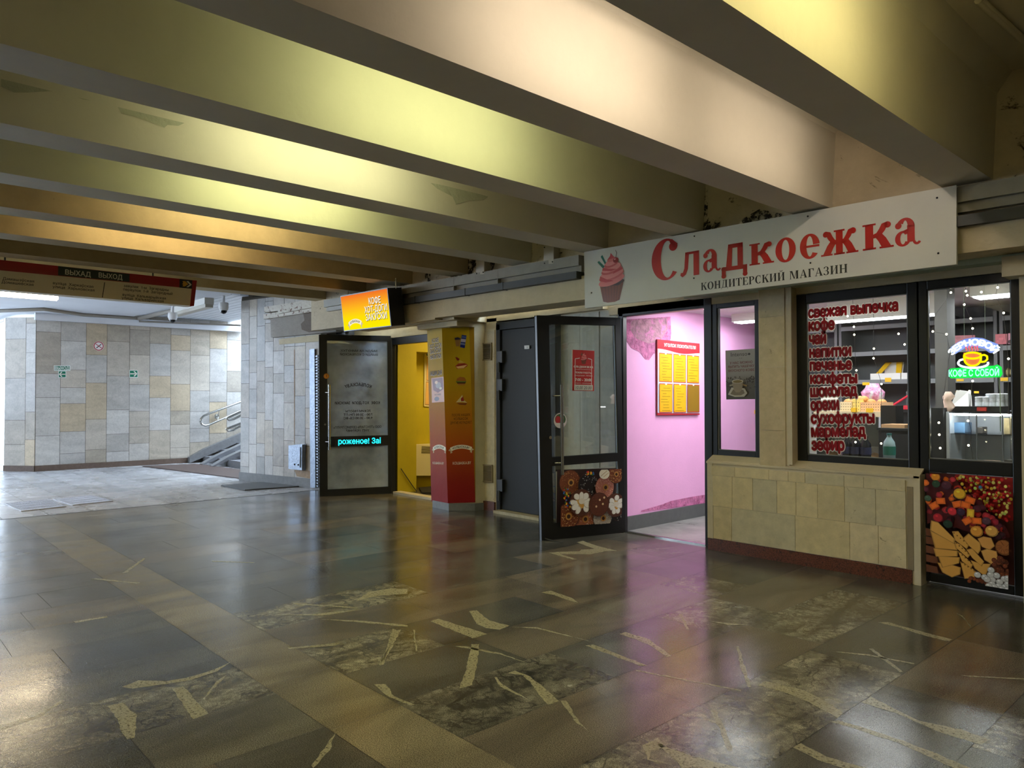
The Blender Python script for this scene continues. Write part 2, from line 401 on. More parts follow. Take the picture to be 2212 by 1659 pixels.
def slab_tone(cx, cy, w, h):
    for p in pale_seeds:
        if abs(p.x-cx) < w/2 and abs(p.y-cy) < h/2: return PL_, 1
    for p in brown_seeds:
        if abs(p.x-cx) < w/2 and abs(p.y-cy) < h/2: return BR, 0
    t = rnd.random(); k = rnd.uniform(.85, 1.2)
    b = DK if t < .62 else BR if t < .86 else tuple((x+y)/2 for x, y in zip(DK, PL_))
    return tuple(x*k for x in b), (1 if t > .93 else 0)
def slab(x0, x1, y0, y1, z=0.0, tone=None):
    g = .0012
    c, mi = slab_tone((x0+x1)/2, (y0+y1)/2, x1-x0, y1-y0) if tone is None else (tone, 0)
    fl.quad([(x0+g, y0+g, z), (x1-g, y0+g, z), (x1-g, y1-g, z), (x0+g, y1-g, z)], mi, c)
JX = [-1.39-.4625*k for k in range(-28, 19)]
JX = [x for x in JX if x > -9.6] + [-9.95]
for x1, x0 in zip(JX, JX[1:]):
    y = 1.85
    while y < 6.2:
        l = rnd.choice([.45, .62, .8, .95, 1.2]); slab(x0, x1, y, y+l); y += l
    y = 1.50
    while y > -3.2:
        l = rnd.choice([.45, .62, .8, .95, 1.2]); slab(x0, x1, y-l, y); y -= l
x = 12.0
while x > -9.95:
    l = rnd.choice([.62, .8, 1.0]); x0 = max(x-l, -9.95); k = rnd.uniform(.85, 1.15); slab(x0, x, 1.5, 1.85, 0, tuple(c*k for c in (.18, .152, .092))); x = x0
# cross passage floor, lighter grey slabs, tone raised further for the sky's reflection
yy = -4.0
while yy < 7.0:
    x = -9.97
    while x > -21.5:
        l = rnd.choice([.6, .9]); k = rnd.uniform(.8, 1.2); fl.quad([(x-l+.003, yy+.003, 0), (x-.003, yy+.003, 0), (x-.003, yy+.447, 0), (x-l+.003, yy+.447, 0)], 4, tuple(c*k for c in (.40, .40, .41))); x -= l
    yy += .45
fl.quad([(-22, -4.2, -.002), (12.3, -4.2, -.002), (12.3, 7, -.002), (-22, 7, -.002)], 5, (.05, .048, .04))
fl.hexa([(-22, -4.2, -.004), (12.3, -4.2, -.004), (12.3, 9.2, -.004), (-22, 9.2, -.004)], (0, 0, -.2), 3, (.05, .048, .04))
fl.quad([(-9.985, -4, .0006), (-9.95, -4, .0006), (-9.93, 5.2, .0006), (-9.965, 5.2, .0006)], 3)
V6 = [[(580,735),(625,730),(700,790),(820,820),(760,845),(680,835),(625,810),(605,775)], [(355,795),(400,780),(690,870),(600,895)], [(1005,625),(1060,615),(1190,660),(1220,685),(1160,670),(1080,640)], [(1465,870),(1500,858),(1640,900),(1770,1000),(1745,1005),(1650,940),(1560,900)], [(1265,938),(1310,932),(1630,1055),(1590,1058)], [(810,1100),(850,1085),(940,1120),(1050,1210),(1110,1265),(1045,1285),(990,1225),(940,1150),(890,1110)], [(730,1125),(745,1125),(775,1165),(860,1215),(960,1270),(850,1222),(765,1178)], [(595,930),(640,930),(630,1040),(600,1170),(525,1190),(560,1090)], [(465,938),(560,943),(770,983),(935,1045),(770,992),(560,953)], [(20,1165),(90,1165),(140,1235),(260,1285),(240,1290),(110,1240),(60,1200)], [(150,850),(180,845),(120,960),(60,1055),(50,1050),(100,960)], [(1050,392),(1100,387),(1230,383),(1240,373),(1320,370),(1215,330),(1250,322),(1330,350),(1450,380),(1390,382),(1290,402),(1230,400),(1115,400),(1215,430),(1190,432)], [(1600,1525),(1690,1480),(1750,1540),(1900,1590),(2100,1640),(2179,1659),(1830,1659),(1740,1530),(1650,1555),(1640,1605),(1780,1640),(1630,1610)], [(1560,1080),(2179,1199),(2179,1206),(1565,1088)], [(2000,1320),(2030,1315),(2090,1430),(2130,1555),(2105,1560),(2060,1440)], [(1120,1262),(1150,1262),(1230,1390),(1280,1440),(1215,1395)], [(830,828),(980,830),(1300,915),(980,838)], [(250,845),(262,845),(275,970),(268,970)]]
V7 = [[(1350,530),(1410,528),(1600,580),(1790,630),(1770,642),(1600,600),(1480,560)], [(1300,685),(1325,685),(1500,820),(1480,822)], [(1060,698),(1300,718),(1570,771),(1565,777),(1300,726)], [(650,900),(690,875),(920,930),(1050,1000),(1155,1060),(1115,1092),(950,1000),(800,940)], [(1255,1000),(1310,965),(1400,1010),(1600,1110),(1850,1160),(2010,1220),(1960,1250),(1700,1170),(1450,1060)], [(1070,1115),(1120,1105),(1400,1190),(1700,1300),(1900,1387),(1800,1387),(1500,1250),(1200,1150)], [(850,1265),(900,1240),(1050,1320),(1280,1387),(1150,1387),(1000,1340)], [(520,670),(535,670),(560,760),(605,910),(588,912),(545,800)], [(180,480),(200,478),(240,570),(225,570)], [(1815,475),(1850,490),(1900,555),(1860,510)], [(360,520),(480,535),(600,545),(470,545)], [(300,1083),(390,1110),(440,1135),(380,1118)], [(1840,840),(2212,858),(2212,866),(1900,850)]]
V5 = [[(580,1320),(660,1300),(745,1370),(730,1490),(690,1500),(650,1440),(640,1390)], [(935,1225),(995,1212),(1130,1360),(1050,1390)], [(660,1215),(750,1180),(900,1185),(1000,1168),(1150,1125),(1250,1080),(1180,1130),(1030,1180),(900,1200),(720,1225)], [(0,1430),(180,1380),(330,1290),(350,1290),(200,1385),(0,1450)], [(1240,1145),(1180,1200),(1110,1285),(1100,1280),(1170,1190)], [(1590,760),(1900,780),(1960,790),(1600,768)], [(1490,825),(1700,820),(2000,790),(1750,828)], [(1740,848),(1950,855),(2212,880),(2212,890),(1950,865)], [(1850,975),(1820,992),(1570,1010),(1560,1003)], [(1930,750),(2000,700),(2120,680),(2212,685),(2212,710),(2050,720)], [(660,600),(780,515),(790,520),(690,595)], [(490,630),(520,626),(760,650),(740,655)], [(1150,530),(1380,540),(1380,543),(1150,536)], [(2130,900),(2150,905),(2080,1095),(2060,1095),(2100,1000)], [(400,860),(580,832),(585,838),(410,868)], [(1820,1460),(1790,1560),(1700,1656),(1690,1640),(1760,1550)]]
for lst, s_, ox, oy in ((V6, .3672, 800, 1050), (V7, .367, 1400, 1150), (V5, .398, 0, 1000)):
    for pl in lst:
        out = []
        pts = [PZ(ox+s_*a, oy+s_*b, .0006) for a, b in pl]
        for a, b in zip(pts, pts[1:]+pts[:1]):
            n = max(1, int((b-a).length/.03)); nv = Vector((-(b-a).y, (b-a).x, 0)).normalized() if (b-a).length > 1e-6 else Vector()
            for i in range(n): out.append(a.lerp(b, i/n)+nv*rnd.uniform(-.004, .004)*(1 if i else 0))
        fl.quad(out, 2)
struct(fl.build('floor', [FLOOR, FLOORPALE, VEIN, SLIT, FLOORFAR, JOINT], base=(0, 0, 0)))
# ------------------------------------------------------------------ ceiling slab and beams
ZB, ZC = 2.75, 3.42
def wallY(x): return 5.49+(x+1.4)*.045
cb = MB(); cb.box(-9.95, 12.2, -3.6, 5.9, ZC, ZC+.2)
struct(cb.build('ceiling', CREAM))
BX = [2.70, 1.66, .64, -.38, -1.40, -2.42, -3.49, -4.50, -5.49, -6.47, -7.50, -8.50, -9.50]
patches = [[(245,215),(262,208),(330,232),(403,250),(406,262),(385,272),(362,270),(355,276),(320,262),(290,252),(262,245)], [(2,165),(60,172),(130,188),(215,213),(212,219),(180,215),(140,199),(110,197),(60,200),(30,200),(2,187)], [(930,395),(1000,408),(1055,425),(1045,432),(1010,434),(985,442),(978,425),(945,408)]]
for i, bx in enumerate(BX):
    m = MB(); x1, x0 = bx, bx-.28; ye = wallY(bx)+.25
    prof = [(x1, ZB), (x0, ZB), (x0-.03, ZC-.12), (x0-.12, ZC+.01), (x1+.12, ZC+.01), (x1+.03, ZC-.12)]
    n = len(prof); ys = [-3.6+(ye+3.6)*k/10 for k in range(11)]
    m.add([(x, y, z) for y in ys for x, z in prof], [(k*n+j, k*n+(j+1) % n, (k+1)*n+(j+1) % n, (k+1)*n+j) for k in range(10) for j in range(n)]+[tuple(range(n)), tuple(range(10*n, 11*n))])
    if i == 7:
        for pl in patches: m.quad([PX(a, b, bx+.012) for a, b in pl], 1)
    mats = [CREAM if i < 9 else mat('dull_cream_paint', rgb(186, 168, 128), .8, bump=(14, .2), noise=(2, .2), stain=(4, .68, rgb(120, 92, 56))), PEEL]
    struct(m.build('ceiling_beam', mats, base=(bx-.14, 1, ZB)))
# ------------------------------------------------------------------ front wall above the shops, lintel, trunking
def wq(x0, x1, z0, z1, f, b):   # slanted bar along the front wall: f in front of wall line, b behind
    return [(x0, wallY(x0)-f, z0), (x1, wallY(x1)-f, z0), (x1, wallY(x1)+b, z0), (x0, wallY(x0)+b, z0)], (0, 0, z1-z0)
m = MB(); m.hexa(*wq(-9.9, 3, 2.33, ZC, 0, .45)); m.box(3, 12.2, 5.5, 6.1, 0, ZC); m.box(-.4, 3, 5.75, 6.1, 0, 2.4); struct(m.build('wall_front', MOLDY))
m = MB(); m.hexa(*wq(-7.0, -1.45, 2.29, 2.52, .05, .3)); m.hexa(*wq(-8.9, -7.0, 2.27, 2.52, .05, .3)); m.hexa(*wq(-1.45, 3, 2.29, 2.52, .05, .3))
struct(m.build('lintel', PLASTER))
GREEN = mat('pale_green_paint', rgb(176, 188, 164), .7)
m = MB(); m.box(-3.9, 3, 5.7, 6.0, 2.25, 2.335); struct(m.build('trim_1', GREEN))
m = MB(); m.hexa(*wq(-9.4, -4.78, 2.62, 2.72, .09, 0)); m.hexa(*wq(-9.4, -4.78, 2.565, 2.62, .05, 0), 0)
for xx in (-6.62, -5.9): m.hexa(*wq(xx, xx+.008, 2.563, 2.722, .0915, 0))
tag(m.build('cable_trunking', TRUNK), 'long grey cable trunking fixed along the wall above the kiosk banner', 'trunking', 'trunking on the front wall')
m = MB(); m.hexa(*wq(-1.62, 2.5, 2.62, 2.72, .09, 0)); m.hexa(*wq(-1.62, 2.5, 2.56, 2.62, .05, 0))
tag(m.build('cable_trunking', TRUNK), 'short cream trunking emerging past the end of the big sweet shop sign', 'trunking', 'trunking on the front wall')
m = MB(); m.hexa(*wq(-8.9, -4.78, 2.49, 2.56, .12, 0))
for xx in (-8.2, -7.3, -6.4, -5.8): m.hexa(*wq(xx, xx+.015, 2.485, 2.565, .124, 0))
tag(m.build('cable_duct', DUCT), 'dark grey cable duct under the long trunking left of the big sign', 'duct')
m = MB(); m.hexa(*wq(-1.62, 2.5, 2.46, 2.53, .1, 0))
tag(m.build('cable_duct', DUCT), 'black cable duct on the wall past the end of the big sign', 'duct')
def junction(px, py, lab):
    p = yplane(-1.4, 5.42, .045).at(px, py); r = thing('junction_box', lab, 'junction box', p, 'junction boxes under the beams')
    b = MB(); b.box(p.x-.07, p.x+.07, p.y-.02, p.y+.1, p.z, p.z+.2); b.build('box_body', mat('junction_grey', rgb(196, 188, 170), .55), r, bevel=.006)
    for dx in (-.055, .055):
        for dz in (.02, .18):
            s = MB(); s.ball((p.x+dx, p.y-.022, p.z+dz), .008, 8); s.build('screw', DUCT, r)
    c = MB(); c.tube([(p.x, p.y+.03, p.z+.2), (p.x+.01, p.y+.05, p.z+.5)], .012, 8); c.build('cable', mat('cable_cover', rgb(170, 160, 140), .6), r)
junction(1188, 572, 'square grey junction box on the wall beside the cupcake sign')
junction(1040, 594, 'square grey junction box with mould above the kiosk banner')
# ------------------------------------------------------------------ tiled walls
def tiles(m, o, ux, L, z0, z1, colw, lens, pal, rn, mi=0, nrm=None, top=None):
    """vertical columns of tiles of random length on a wall face; o is the foot of the left end"""
    o = Vector(o); ux = Vector(ux).normalized(); n = nrm or Vector((ux.y, -ux.x, 0)); u = 0; i = 0
    while u < L-.01:
        w = colw[i % len(colw)] if isinstance(colw, (list, tuple)) else colw*rn.uniform(.9, 1.1)
        if u+w > L-.12: w = L-u
        z = z0-rn.uniform(0, .2)
        while z < z1:
            h = rn.uniform(*lens); a, b = max(z, z0), min(z+h, z1)
            if b-a > .01:
                c = rn.choice(pal); k = rn.uniform(.88, 1.1); c = tuple(x*k for x in c); g = .003
                m.hexa([o+ux*(u+g)+Vector((0, 0, a+g)), o+ux*(u+w-g)+Vector((0, 0, a+g)), o+ux*(u+w-g)+Vector((0, 0, b-g)), o+ux*(u+g)+Vector((0, 0, b-g))], n*(.008+rn.uniform(0, .003)), mi, c)
            z += h
        u += w; i += 1
GREYPAL = [rgb(186, 180, 170), rgb(178, 176, 172), rgb(194, 190, 184), rgb(176, 168, 157), rgb(186, 176, 160)]
FARPAL = [rgb(190, 181, 167), rgb(186, 181, 173), rgb(178, 168, 152), rgb(194, 190, 183), rgb(192, 176, 150), rgb(174, 165, 152), rgb(188, 184, 178)]
rn = random.Random(11)
# far wall across the passage, with its angled corner and the piece running on past it
A0 = Vector((-16.55, 2.35, 0)); A1 = Vector((-16.08, 2.75, 0)); A2 = Vector((-16.0, 13.5, 0)); AL = Vector((-21, 2.15, 0))
ZF = 2.86
m = MB()
for a, b in ((AL, A0), (A0, A1), (A1, A2)):
    d = (b-a).normalized(); n = Vector((d.y, -d.x, 0))
    h = ZF if b is not A2 else 4.6
    m.hexa([a, b, b+Vector((0, 0, h)), a+Vector((0, 0, h))], -n*.2, 1)
    tiles(m, a, d, (b-a).length, .10, h, .40, (.28, .78), FARPAL, rn, 0, n)
struct(m.build('wall_far', [TILE, GROUT], base=(-16, 4, 0)))
m = MB(); REDBROWN = mat('brown_stone_plinth', rgb(104, 86, 74), .45, noise=(20, .25))
for a, b in ((AL, A0), (A0, A1), (A1, Vector((-16.0, 5.7, 0)))):
    d = (b-a).normalized(); n = Vector((d.y, -d.x, 0)); m.hexa([a, b, b+Vector((0, 0, .105)), a+Vector((0, 0, .105))], n*.022)
struct(m.build('baseboard_far', REDBROWN))
# left tiled wall beside the kiosk
LA, LB = Vector((-11.96, 4.925, 0)), Vector((-10.07, 5.32, 0))
ld = (LB-LA).normalized(); ln = Vector((ld.y, -ld.x, 0)); m = MB()
m.prism([(LA.x, LA.y), (-9.9, 5.356), (-9.9, 7.2), (-12.06, 7.2)], 0, 2.98, 1)
tiles(m, LA, ld, (LB-LA).length+.05, .13, 2.95, [.23, .2, .215, .21, .27, .26, .25, .24], (.2, .62), GREYPAL, rn, 0, ln)
tiles(m, Vector((-12.2, 13.5, 0)), Vector((.24, -8.575, 0)), 8.57, .13, 4.4, .38, (.4, .9), GREYPAL, rn, 0)
m.prism([(-12.2, 13.5), (-11.96, 4.93), (-11.7, 5.0), (-11.7, 13.5)], 0, 4.4, 1)
struct(m.build('wall_left', [TILE, GROUT], base=(-11, 5.2, 0)))
m = MB(); m.hexa([LA-ld*.02, LB+ld*.15, LB+ld*.15+Vector((0, 0, .14)), LA-ld*.02+Vector((0, 0, .14))], ln*.02)
struct(m.build('baseboard_left', GREYSTONE))
# plaster slab and ledge high on that wall
LPL = vplane(LA+ln*.03, LB+ln*.03); LP2 = vplane(LA+ln*.10, LB+ln*.10)
m = MB(); m.hexa([LP2.at(*q) for q in ((584, 685), (727, 670), (726, 716), (585, 729))], -ln*.1)
m.quad([LP2.at(*q)+ln*.002 for q in ((655, 677), (700, 672), (698, 715), (668, 718), (652, 712), (650, 700), (658, 692))], 1)
struct(m.build('trim_2', [mat('grey_plaster', rgb(158, 152, 144), .85, bump=(30, .3), noise=(6, .12)), mat('patched_plaster', rgb(118, 108, 100), .9, bump=(30, .4))]))
m = MB(); m.hexa([LPL.at(*q) for q in ((602, 733), (692, 722), (690, 737), (603, 744))], -ln*.05); struct(m.build('trim_3', PLASTER))
# flaking pipe boxes
m = MB(); m.hexa([LP2.at(*q)+ln*.1 for q in ((612, 660), (737, 638), (737, 656), (612, 679))], -ln*.2)
m.hexa([LP2.at(*q)+ln*.06 for q in ((576, 679), (737, 657), (737, 666), (576, 690))], -ln*.14)
m.hexa([LP2.at(*q)+ln*.08 for q in ((580, 664), (613, 659), (613, 672), (580, 676))], -ln*.14)
tag(m.build('pipe_box', RUSTY), 'flaking white metal pipe box high on the grey tiled wall', 'pipe box')
# rear and side walls of the hall behind the viewpoint
m = MB(); m.box(-10.2, 12.2, -3.8, -3.6, 0, ZC); tiles(m, Vector((12, -3.6, 0)), Vector((-1, 0, 0)), 22, .1, 3.3, .45, (.5, 1), FARPAL, rn, 0); struct(m.build('wall_back', [TILE, GROUT]))
m = MB(); m.box(12, 12.2, 2.6, 6, 0, ZC); m.box(12, 12.2, -3.6, -1.6, 0, ZC); m.box(12, 12.2, -1.6, 2.6, 2.45, ZC)
for k in range(28): m.hexa([(12.05, -1.6, k*.0875), (12.05, 2.6, k*.0875), (12.0, 2.6, k*.0875+.05), (12.0, -1.6, k*.0875+.05)], (.02, 0, .035), 1)
m.box(12.1, 12.15, -1.6, 2.6, 0, 2.45, 1); struct(m.build('wall_right', [PLASTER, GALV]))
# passage ceiling, its edge trim and the slatted part over the stairs
m = MB(); m.prism([(-9.4, -4), (-9.4, 4.55), (-12.2, 4.35), (-16.6, 4.2), (-21, 4.2), (-21, -4)], 2.93, 3.1); struct(m.build('ceiling_passage', WHITE_CEIL))
m = MB(); m.prism([(-9.4, 4.2), (-16.6, 4.1), (-16.6, 6.4), (-9.4, 6.4)], 3.05, 3.15)
for k in range(13):
    yy = 4.4+k*.15; m.box(-16.5, -11.8, yy, yy+.135, 3.015, 3.04)
struct(m.build('ceiling_slatted', mat('white_slat', rgb(222, 226, 232), .5)))
m = MB(); m.box(-16.0, -15.88, 2.7, 6.6, 2.80, 2.93); struct(m.build('trim_4', WHITE_CEIL))
m = MB(); m.prism([(-9.9, -4), (-9.9, 5.1), (-9.5, 5.1), (-9.5, -4)], 2.93, ZC+.2); struct(m.build('wall_upstand', CREAM))
# stairwell up to daylight: steps, sloping plinth, pram ramps
m = MB(); GST = mat('stair_granite', rgb(120, 120, 124), .5, noise=(30, .25))
for k in range(20):
    y0 = 5.75+k*.34; m.box(-15.98, -12.0, y0, y0+.34+(.3 if k < 19 else 3), 0 if k == 0 else (k-1)*.13, (k+1)*.13)
for x0, x1, mi in ((-15.98, -15.86, 1), (-15.3, -15.12, 2), (-14.75, -14.57, 2)):
    m.hexa([(x0, 5.45, 0), (x0, 12.4, 2.62), (x0, 12.4, 2.90), (x0, 5.75, .28 if mi == 1 else .19), (x0, 5.45, .12 if mi == 1 else .03)], (x1-x0, 0, 0), mi)
struct(m.build('staircase', [GST, GREYSTONE, mat('ramp_steel', rgb(150, 152, 156), .4, .6)]))
m = MB(); m.box(-16.2, -11.9, 4.2, 6.3, 3.15, 4.6); struct(m.build('ceiling_stair_edge', WHITE_CEIL))
m = MB(); m.box(-21, -9.9, -4.3, -4.1, 0, 2.2); struct(m.build('wall_side_baffle', [TILE]))  # unseen end wall, its height set to hold back daylight

m = MB(); m.tube([PZ(2113, 0, 3.40), PZ(2212, 88, 3.40)], .02, 8); m.tube([PZ(2123, 0, 3.40), PZ(2222, 92, 3.40)], .012, 8)
tag(m.build('ceiling_conduit', CREAM), 'cream cable conduit along the ceiling in the near yellow-lit bay', 'conduit')

MOLD = patchy('mould_patch', rgb(46, 36, 24), 16, .47, .06, .9)
def mould(pts):
    p = Plane((-1.4, 5.49-.006, 0), (.045, -1, 0)); mb_.quad([p.at(*q) for q in pts])
mb_ = MB()
for pts in ([(1508, 395), (1530, 410), (1528, 470), (1560, 480), (1545, 505), (1512, 500)], [(1600, 475), (1640, 452), (1690, 462), (1680, 480), (1610, 492)], [(862, 585), (885, 600), (880, 632), (862, 640)], [(918, 590), (930, 592), (930, 625), (918, 622)], [(1000, 560), (1070, 565), (1060, 600), (1020, 610), (960, 615)], [(1180, 540), (1215, 545), (1200, 570), (1180, 572)]): mould(pts)
struct(mb_.build('wall_front_mould', MOLD))
# ------------------------------------------------------------------ shop front: low wall, pillar, plaster reveals
YF = 5.75           # face of the low wall
WPL = yplane(0, YF)
m = MB(); m.box(-3.68, -1.97, YF, 6.02, 0, .79, 1)
m.hexa([(-3.70, YF-.012, .765), (-1.945, YF-.012, .765), (-1.945, 5.87, .83), (-3.70, 5.87, .83)], (0, 0, .015), 1)
m.box(-1.985, -1.94, YF-.012, 5.9, 0, .79, 1); m.box(-3.695, -3.64, YF-.006, 6.0, .1, .77, 1)
m.box(-2.03, -1.988, YF-.010, YF+.02, .1, .70, 2)
cd_ = Card(WPL, (1535, 1000), (1965, 1040), (1965, 1231), (1535, 1165))
def lowtile(xs, top, bot):
    """tile row from the photo: xs joints, top/bottom height functions in metres"""
    xs = [min(x, -2.032) for x in xs]
    for i, (a, b) in enumerate(zip(xs, xs[1:])):
        c = rn.choice([rgb(212, 194, 146), rgb(208, 190, 142), rgb(216, 198, 154), rgb(206, 192, 152), rgb(200, 188, 150)]); k = rn.uniform(.96, 1.04)
        m.hexa([(a+.0015, YF, bot+.0015), (b-.0015, YF, bot+.0015), (b-.0015, YF, top-.0015), (a+.0015, YF, top-.0015)], (0, -.008, 0), 0, tuple(x*k for x in c))
def xs_at(zx, zy): return [PY(1500+.2351*x, 980+.2351*zy, YF).x for x in zx]
lowtile(xs_at([160, 375, 688, 865, 1020, 1378, 1558, 1940], 200), .745, .662)
lowtile(xs_at([172, 352, 540, 762, 938, 1135, 1383, 1668, 1945], 420), .662, .392)
lowtile(xs_at([180, 347, 930, 1430, 1693, 1950], 720), .392, .105)
struct(m.build('wall_window', [BEIGETILE, PLASTER, mat('grey_plaster_strip', rgb(138, 124, 98), .9, bump=(40, .3))]))
m = MB(); m.box(-3.69, -2.0, YF-.012, YF+.05, 0, .102); struct(m.build('baseboard_window', GRANITE))
m = MB(); m.box(-3.19, -2.925, YF, 6.0, .76, 2.30, 1)
zc = [.76, 1.02, 1.56, 1.95, 2.27]
for a, b in zip([.76, 1.075, 1.60, 2.02], [1.075, 1.60, 2.02, 2.27]):
    c = rn.choice([rgb(200, 182, 136), rgb(190, 176, 136), rgb(196, 176, 132)]); m.hexa([(-3.18, YF, a+.0015), (-2.955, YF, a+.0015), (-2.955, YF, b-.0015), (-3.18, YF, b-.0015)], (0, -.008, 0), 0, c)
m.box(-2.945, -2.90, YF-.002, 5.9, .8, 2.3, 1)
struct(m.build('pillar', [BEIGETILE, PLASTER]))
m = MB(); m.box(-1.325, -.4, YF, 6.1, 0, 2.33); m.box(-1.40, -.4, YF-.09, 6.0, 2.14, 2.27)
struct(m.build('pillar', PLASTER))
m = MB(); m.box(-4.9, -1.3, 5.84, 6.1, 2.19, 2.36); struct(m.build('trim_5', PLASTER))
# ------------------------------------------------------------------ aluminium glazing
def glazing(name, x0, x1, z0, z1, fw_, y=5.87, d=.06, panes=((0, 1),), rail=None, l=None, f2=None):
    r = sroot(name, (x0, y, z0), l); b = MB(); f2 = f2 or fw_
    b.box(x0, x0+fw_, y-d/2, y+d/2, z0, z1); b.box(x1-fw_, x1, y-d/2, y+d/2, z0, z1)
    b.box(x0+fw_, x1-fw_, y-d/2, y+d/2, z0, z0+f2); b.box(x0+fw_, x1-fw_, y-d/2, y+d/2, z1-fw_, z1)
    if rail: b.box(x0+fw_, x1-fw_, y-d/2, y+d/2, rail[0], rail[1])
    b.build('window_frame', BLACK, r, bevel=.004)
    g = MB(); lo = rail[1] if rail else z0+f2
    g.box(x0+fw_, x1-fw_, y-.004, y+.004, lo, z1-fw_); g.build('pane', GLASS, r)
    be = MB()
    for a in (x0+fw_, x1-fw_-.006): be.box(a, a+.006, y-.02, y-.006, lo, z1-fw_)
    be.box(x0+fw_, x1-fw_, y-.02, y-.006, z1-fw_-.006, z1-fw_); be.box(x0+fw_, x1-fw_, y-.02, y-.006, lo, lo+.006)
    be.build('glazing_bead', mat('bead_grey', rgb(120, 122, 118), .4), r); return r
glazing('window_1', -2.905, -1.965, .80, 2.20, .085, l='shop window with red word list')
glazing('window_2', -1.985, -1.325, .02, 2.20, .072, rail=(.81, .905), l='tall shop window with the glowing coffee sign', f2=.06)
glazing('window_3', -3.74, -3.19, .79, 2.24, .09, l='narrow window beside the shop door', y=5.875)
r = sroot('trim_6', (-4.2, 5.87, 2.17)); b = MB(); b.box(-4.78, -3.74, 5.84, 5.9, 2.165, 2.26); b.box(-3.78, -3.70, 5.835, 5.905, 0, 2.26); b.box(-4.79, -4.72, 5.84, 5.9, 0, 2.26); b.build('door_frame', BLACK, r, bevel=.004)
b = MB(); b.box(-4.72, -3.78, 5.85, 5.89, 0, .012); b.build('threshold', STEEL, r)
# ------------------------------------------------------------------ candy photograph panel in the lower light
rp = random.Random(5)
def jit(c, a=.15): k = rp.uniform(1-a, 1+a); return tuple(min(1, x*k) for x in c)
def shade(c, k): return tuple(min(1, x*k) for x in c)
cp = Card.rect((-1.913, 5.848, .085), (1, 0, 0), (0, 0, 1), .516, .72)
w_, h_ = cp.w, cp.h; cp.clip = True
cp.r(0, 0, w_, h_, rgb(70, 24, 14)); cp.slab(.012, rgb(40, 40, 40))
def U(x, y): return (x-285)/1050*w_, (1-(y-160-(x-285)*.045)/1245)*h_      # zoom pixels of the panel -> metres
def disc(x, y, r, c, hl=True, sq=1.0):
    u, v = U(x, y); R = r/1050*w_; cp.e(u, v, R, R*sq, shade(c, .55), 14); cp.e(u-R*.05, v+R*.06, R*.86, R*.86*sq, c, 14)
    if hl: cp.e(u-R*.25, v+R*.35, R*.3, R*.2, shade(c, 1.7), 8)
cp.poly([U(620, 175), U(1330, 175), U(1330, 700), U(1240, 720), U(1100, 640), U(950, 520), U(820, 380), U(700, 260)], rgb(150, 20, 22))
CN = [rgb(196, 26, 30)]*6+[rgb(226, 214, 110)]*3+[rgb(180, 206, 96), rgb(236, 140, 40), rgb(230, 190, 60)]
for k in range(330):
    x = rp.uniform(630, 1320); y = rp.uniform(185, 700)
    if (y-175) > (x-600)*.86 + 30: continue
    disc(x, y, rp.uniform(16, 23), jit(rp.choice(CN)), True, 1.1)
disc(982, 315, 24, rgb(60, 120, 180))
cp.poly([U(290, 165), U(640, 180), U(800, 400), U(960, 520), U(1130, 650), U(1290, 780), U(1330, 880), U(1150, 900), U(980, 880), U(830, 850), U(640, 800), U(420, 730), U(300, 790)], rgb(84, 16, 24))
JC = [rgb(150, 30, 50), rgb(176, 40, 52), rgb(90, 24, 44), rgb(230, 110, 30), rgb(206, 50, 40), rgb(60, 20, 36)]
for k in range(95):
    x = rp.uniform(300, 1250); y0 = max(175, (x-620)*.9+190); y = rp.uniform(y0, min(880, y0+360 if x > 640 else 760))
    if y > 730+(x-300)*.17: continue
    u, v = U(x, y); R = rp.uniform(34, 58)/1050*w_; a = rp.uniform(0, 6.3); c = jit(rp.choice(JC), .25)
    for q, kk in ((1, .55), (.86, 1), (.45, 1.35)):
        cp.poly([(u+R*q*math.cos(a+t)*rp.uniform(.92, 1.05), v+R*q*math.sin(a+t)*.92) for t in (.5, 1.1, 2.1, 2.7, 3.7, 4.2, 5.2, 5.8)], shade(c, kk))
for x, y, r, c in ((745, 395, 80, rgb(236, 180, 40)), (440, 200, 62, rgb(236, 150, 36)), (445, 285, 56, rgb(38, 70, 46)), (335, 465, 48, rgb(70, 96, 76)), (590, 765, 62, rgb(24, 52, 34)), (950, 830, 80, rgb(232, 160, 60)), (1130, 815, 80, rgb(226, 170, 80)), (465, 695, 66, rgb(176, 30, 44)), (650, 610, 60, rgb(214, 44, 56)), (580, 300, 66, rgb(80, 34, 50)), (760, 610, 56, rgb(62, 36, 60)), (1070, 700, 56, rgb(86, 54, 70))): disc(x, y, r, c, True, .95)
for x, y, a in ((415, 550, .6), (505, 490, .1), (715, 520, .3), (820, 525, -.2), (880, 620, 1.5), (840, 710, .6), (955, 705, .05), (880, 465, -.3)):
    u, v = U(x, y); s2 = .052/2; c = rgb(238, 110, 30) if x != 880 or y < 600 else rgb(240, 190, 50)
    for q, kk in ((1.15, .6), (1, 1), (.6, 1.3)):
        cp.poly([(u+q*(dx*math.cos(a)-dy*math.sin(a)), v+q*(dx*math.sin(a)+dy*math.cos(a))) for dx, dy in ((-s2, -s2*.75), (s2, -s2*.75), (s2, s2*.75), (-s2, s2*.75))], shade(c, kk))
BI = rgb(222, 164, 74)
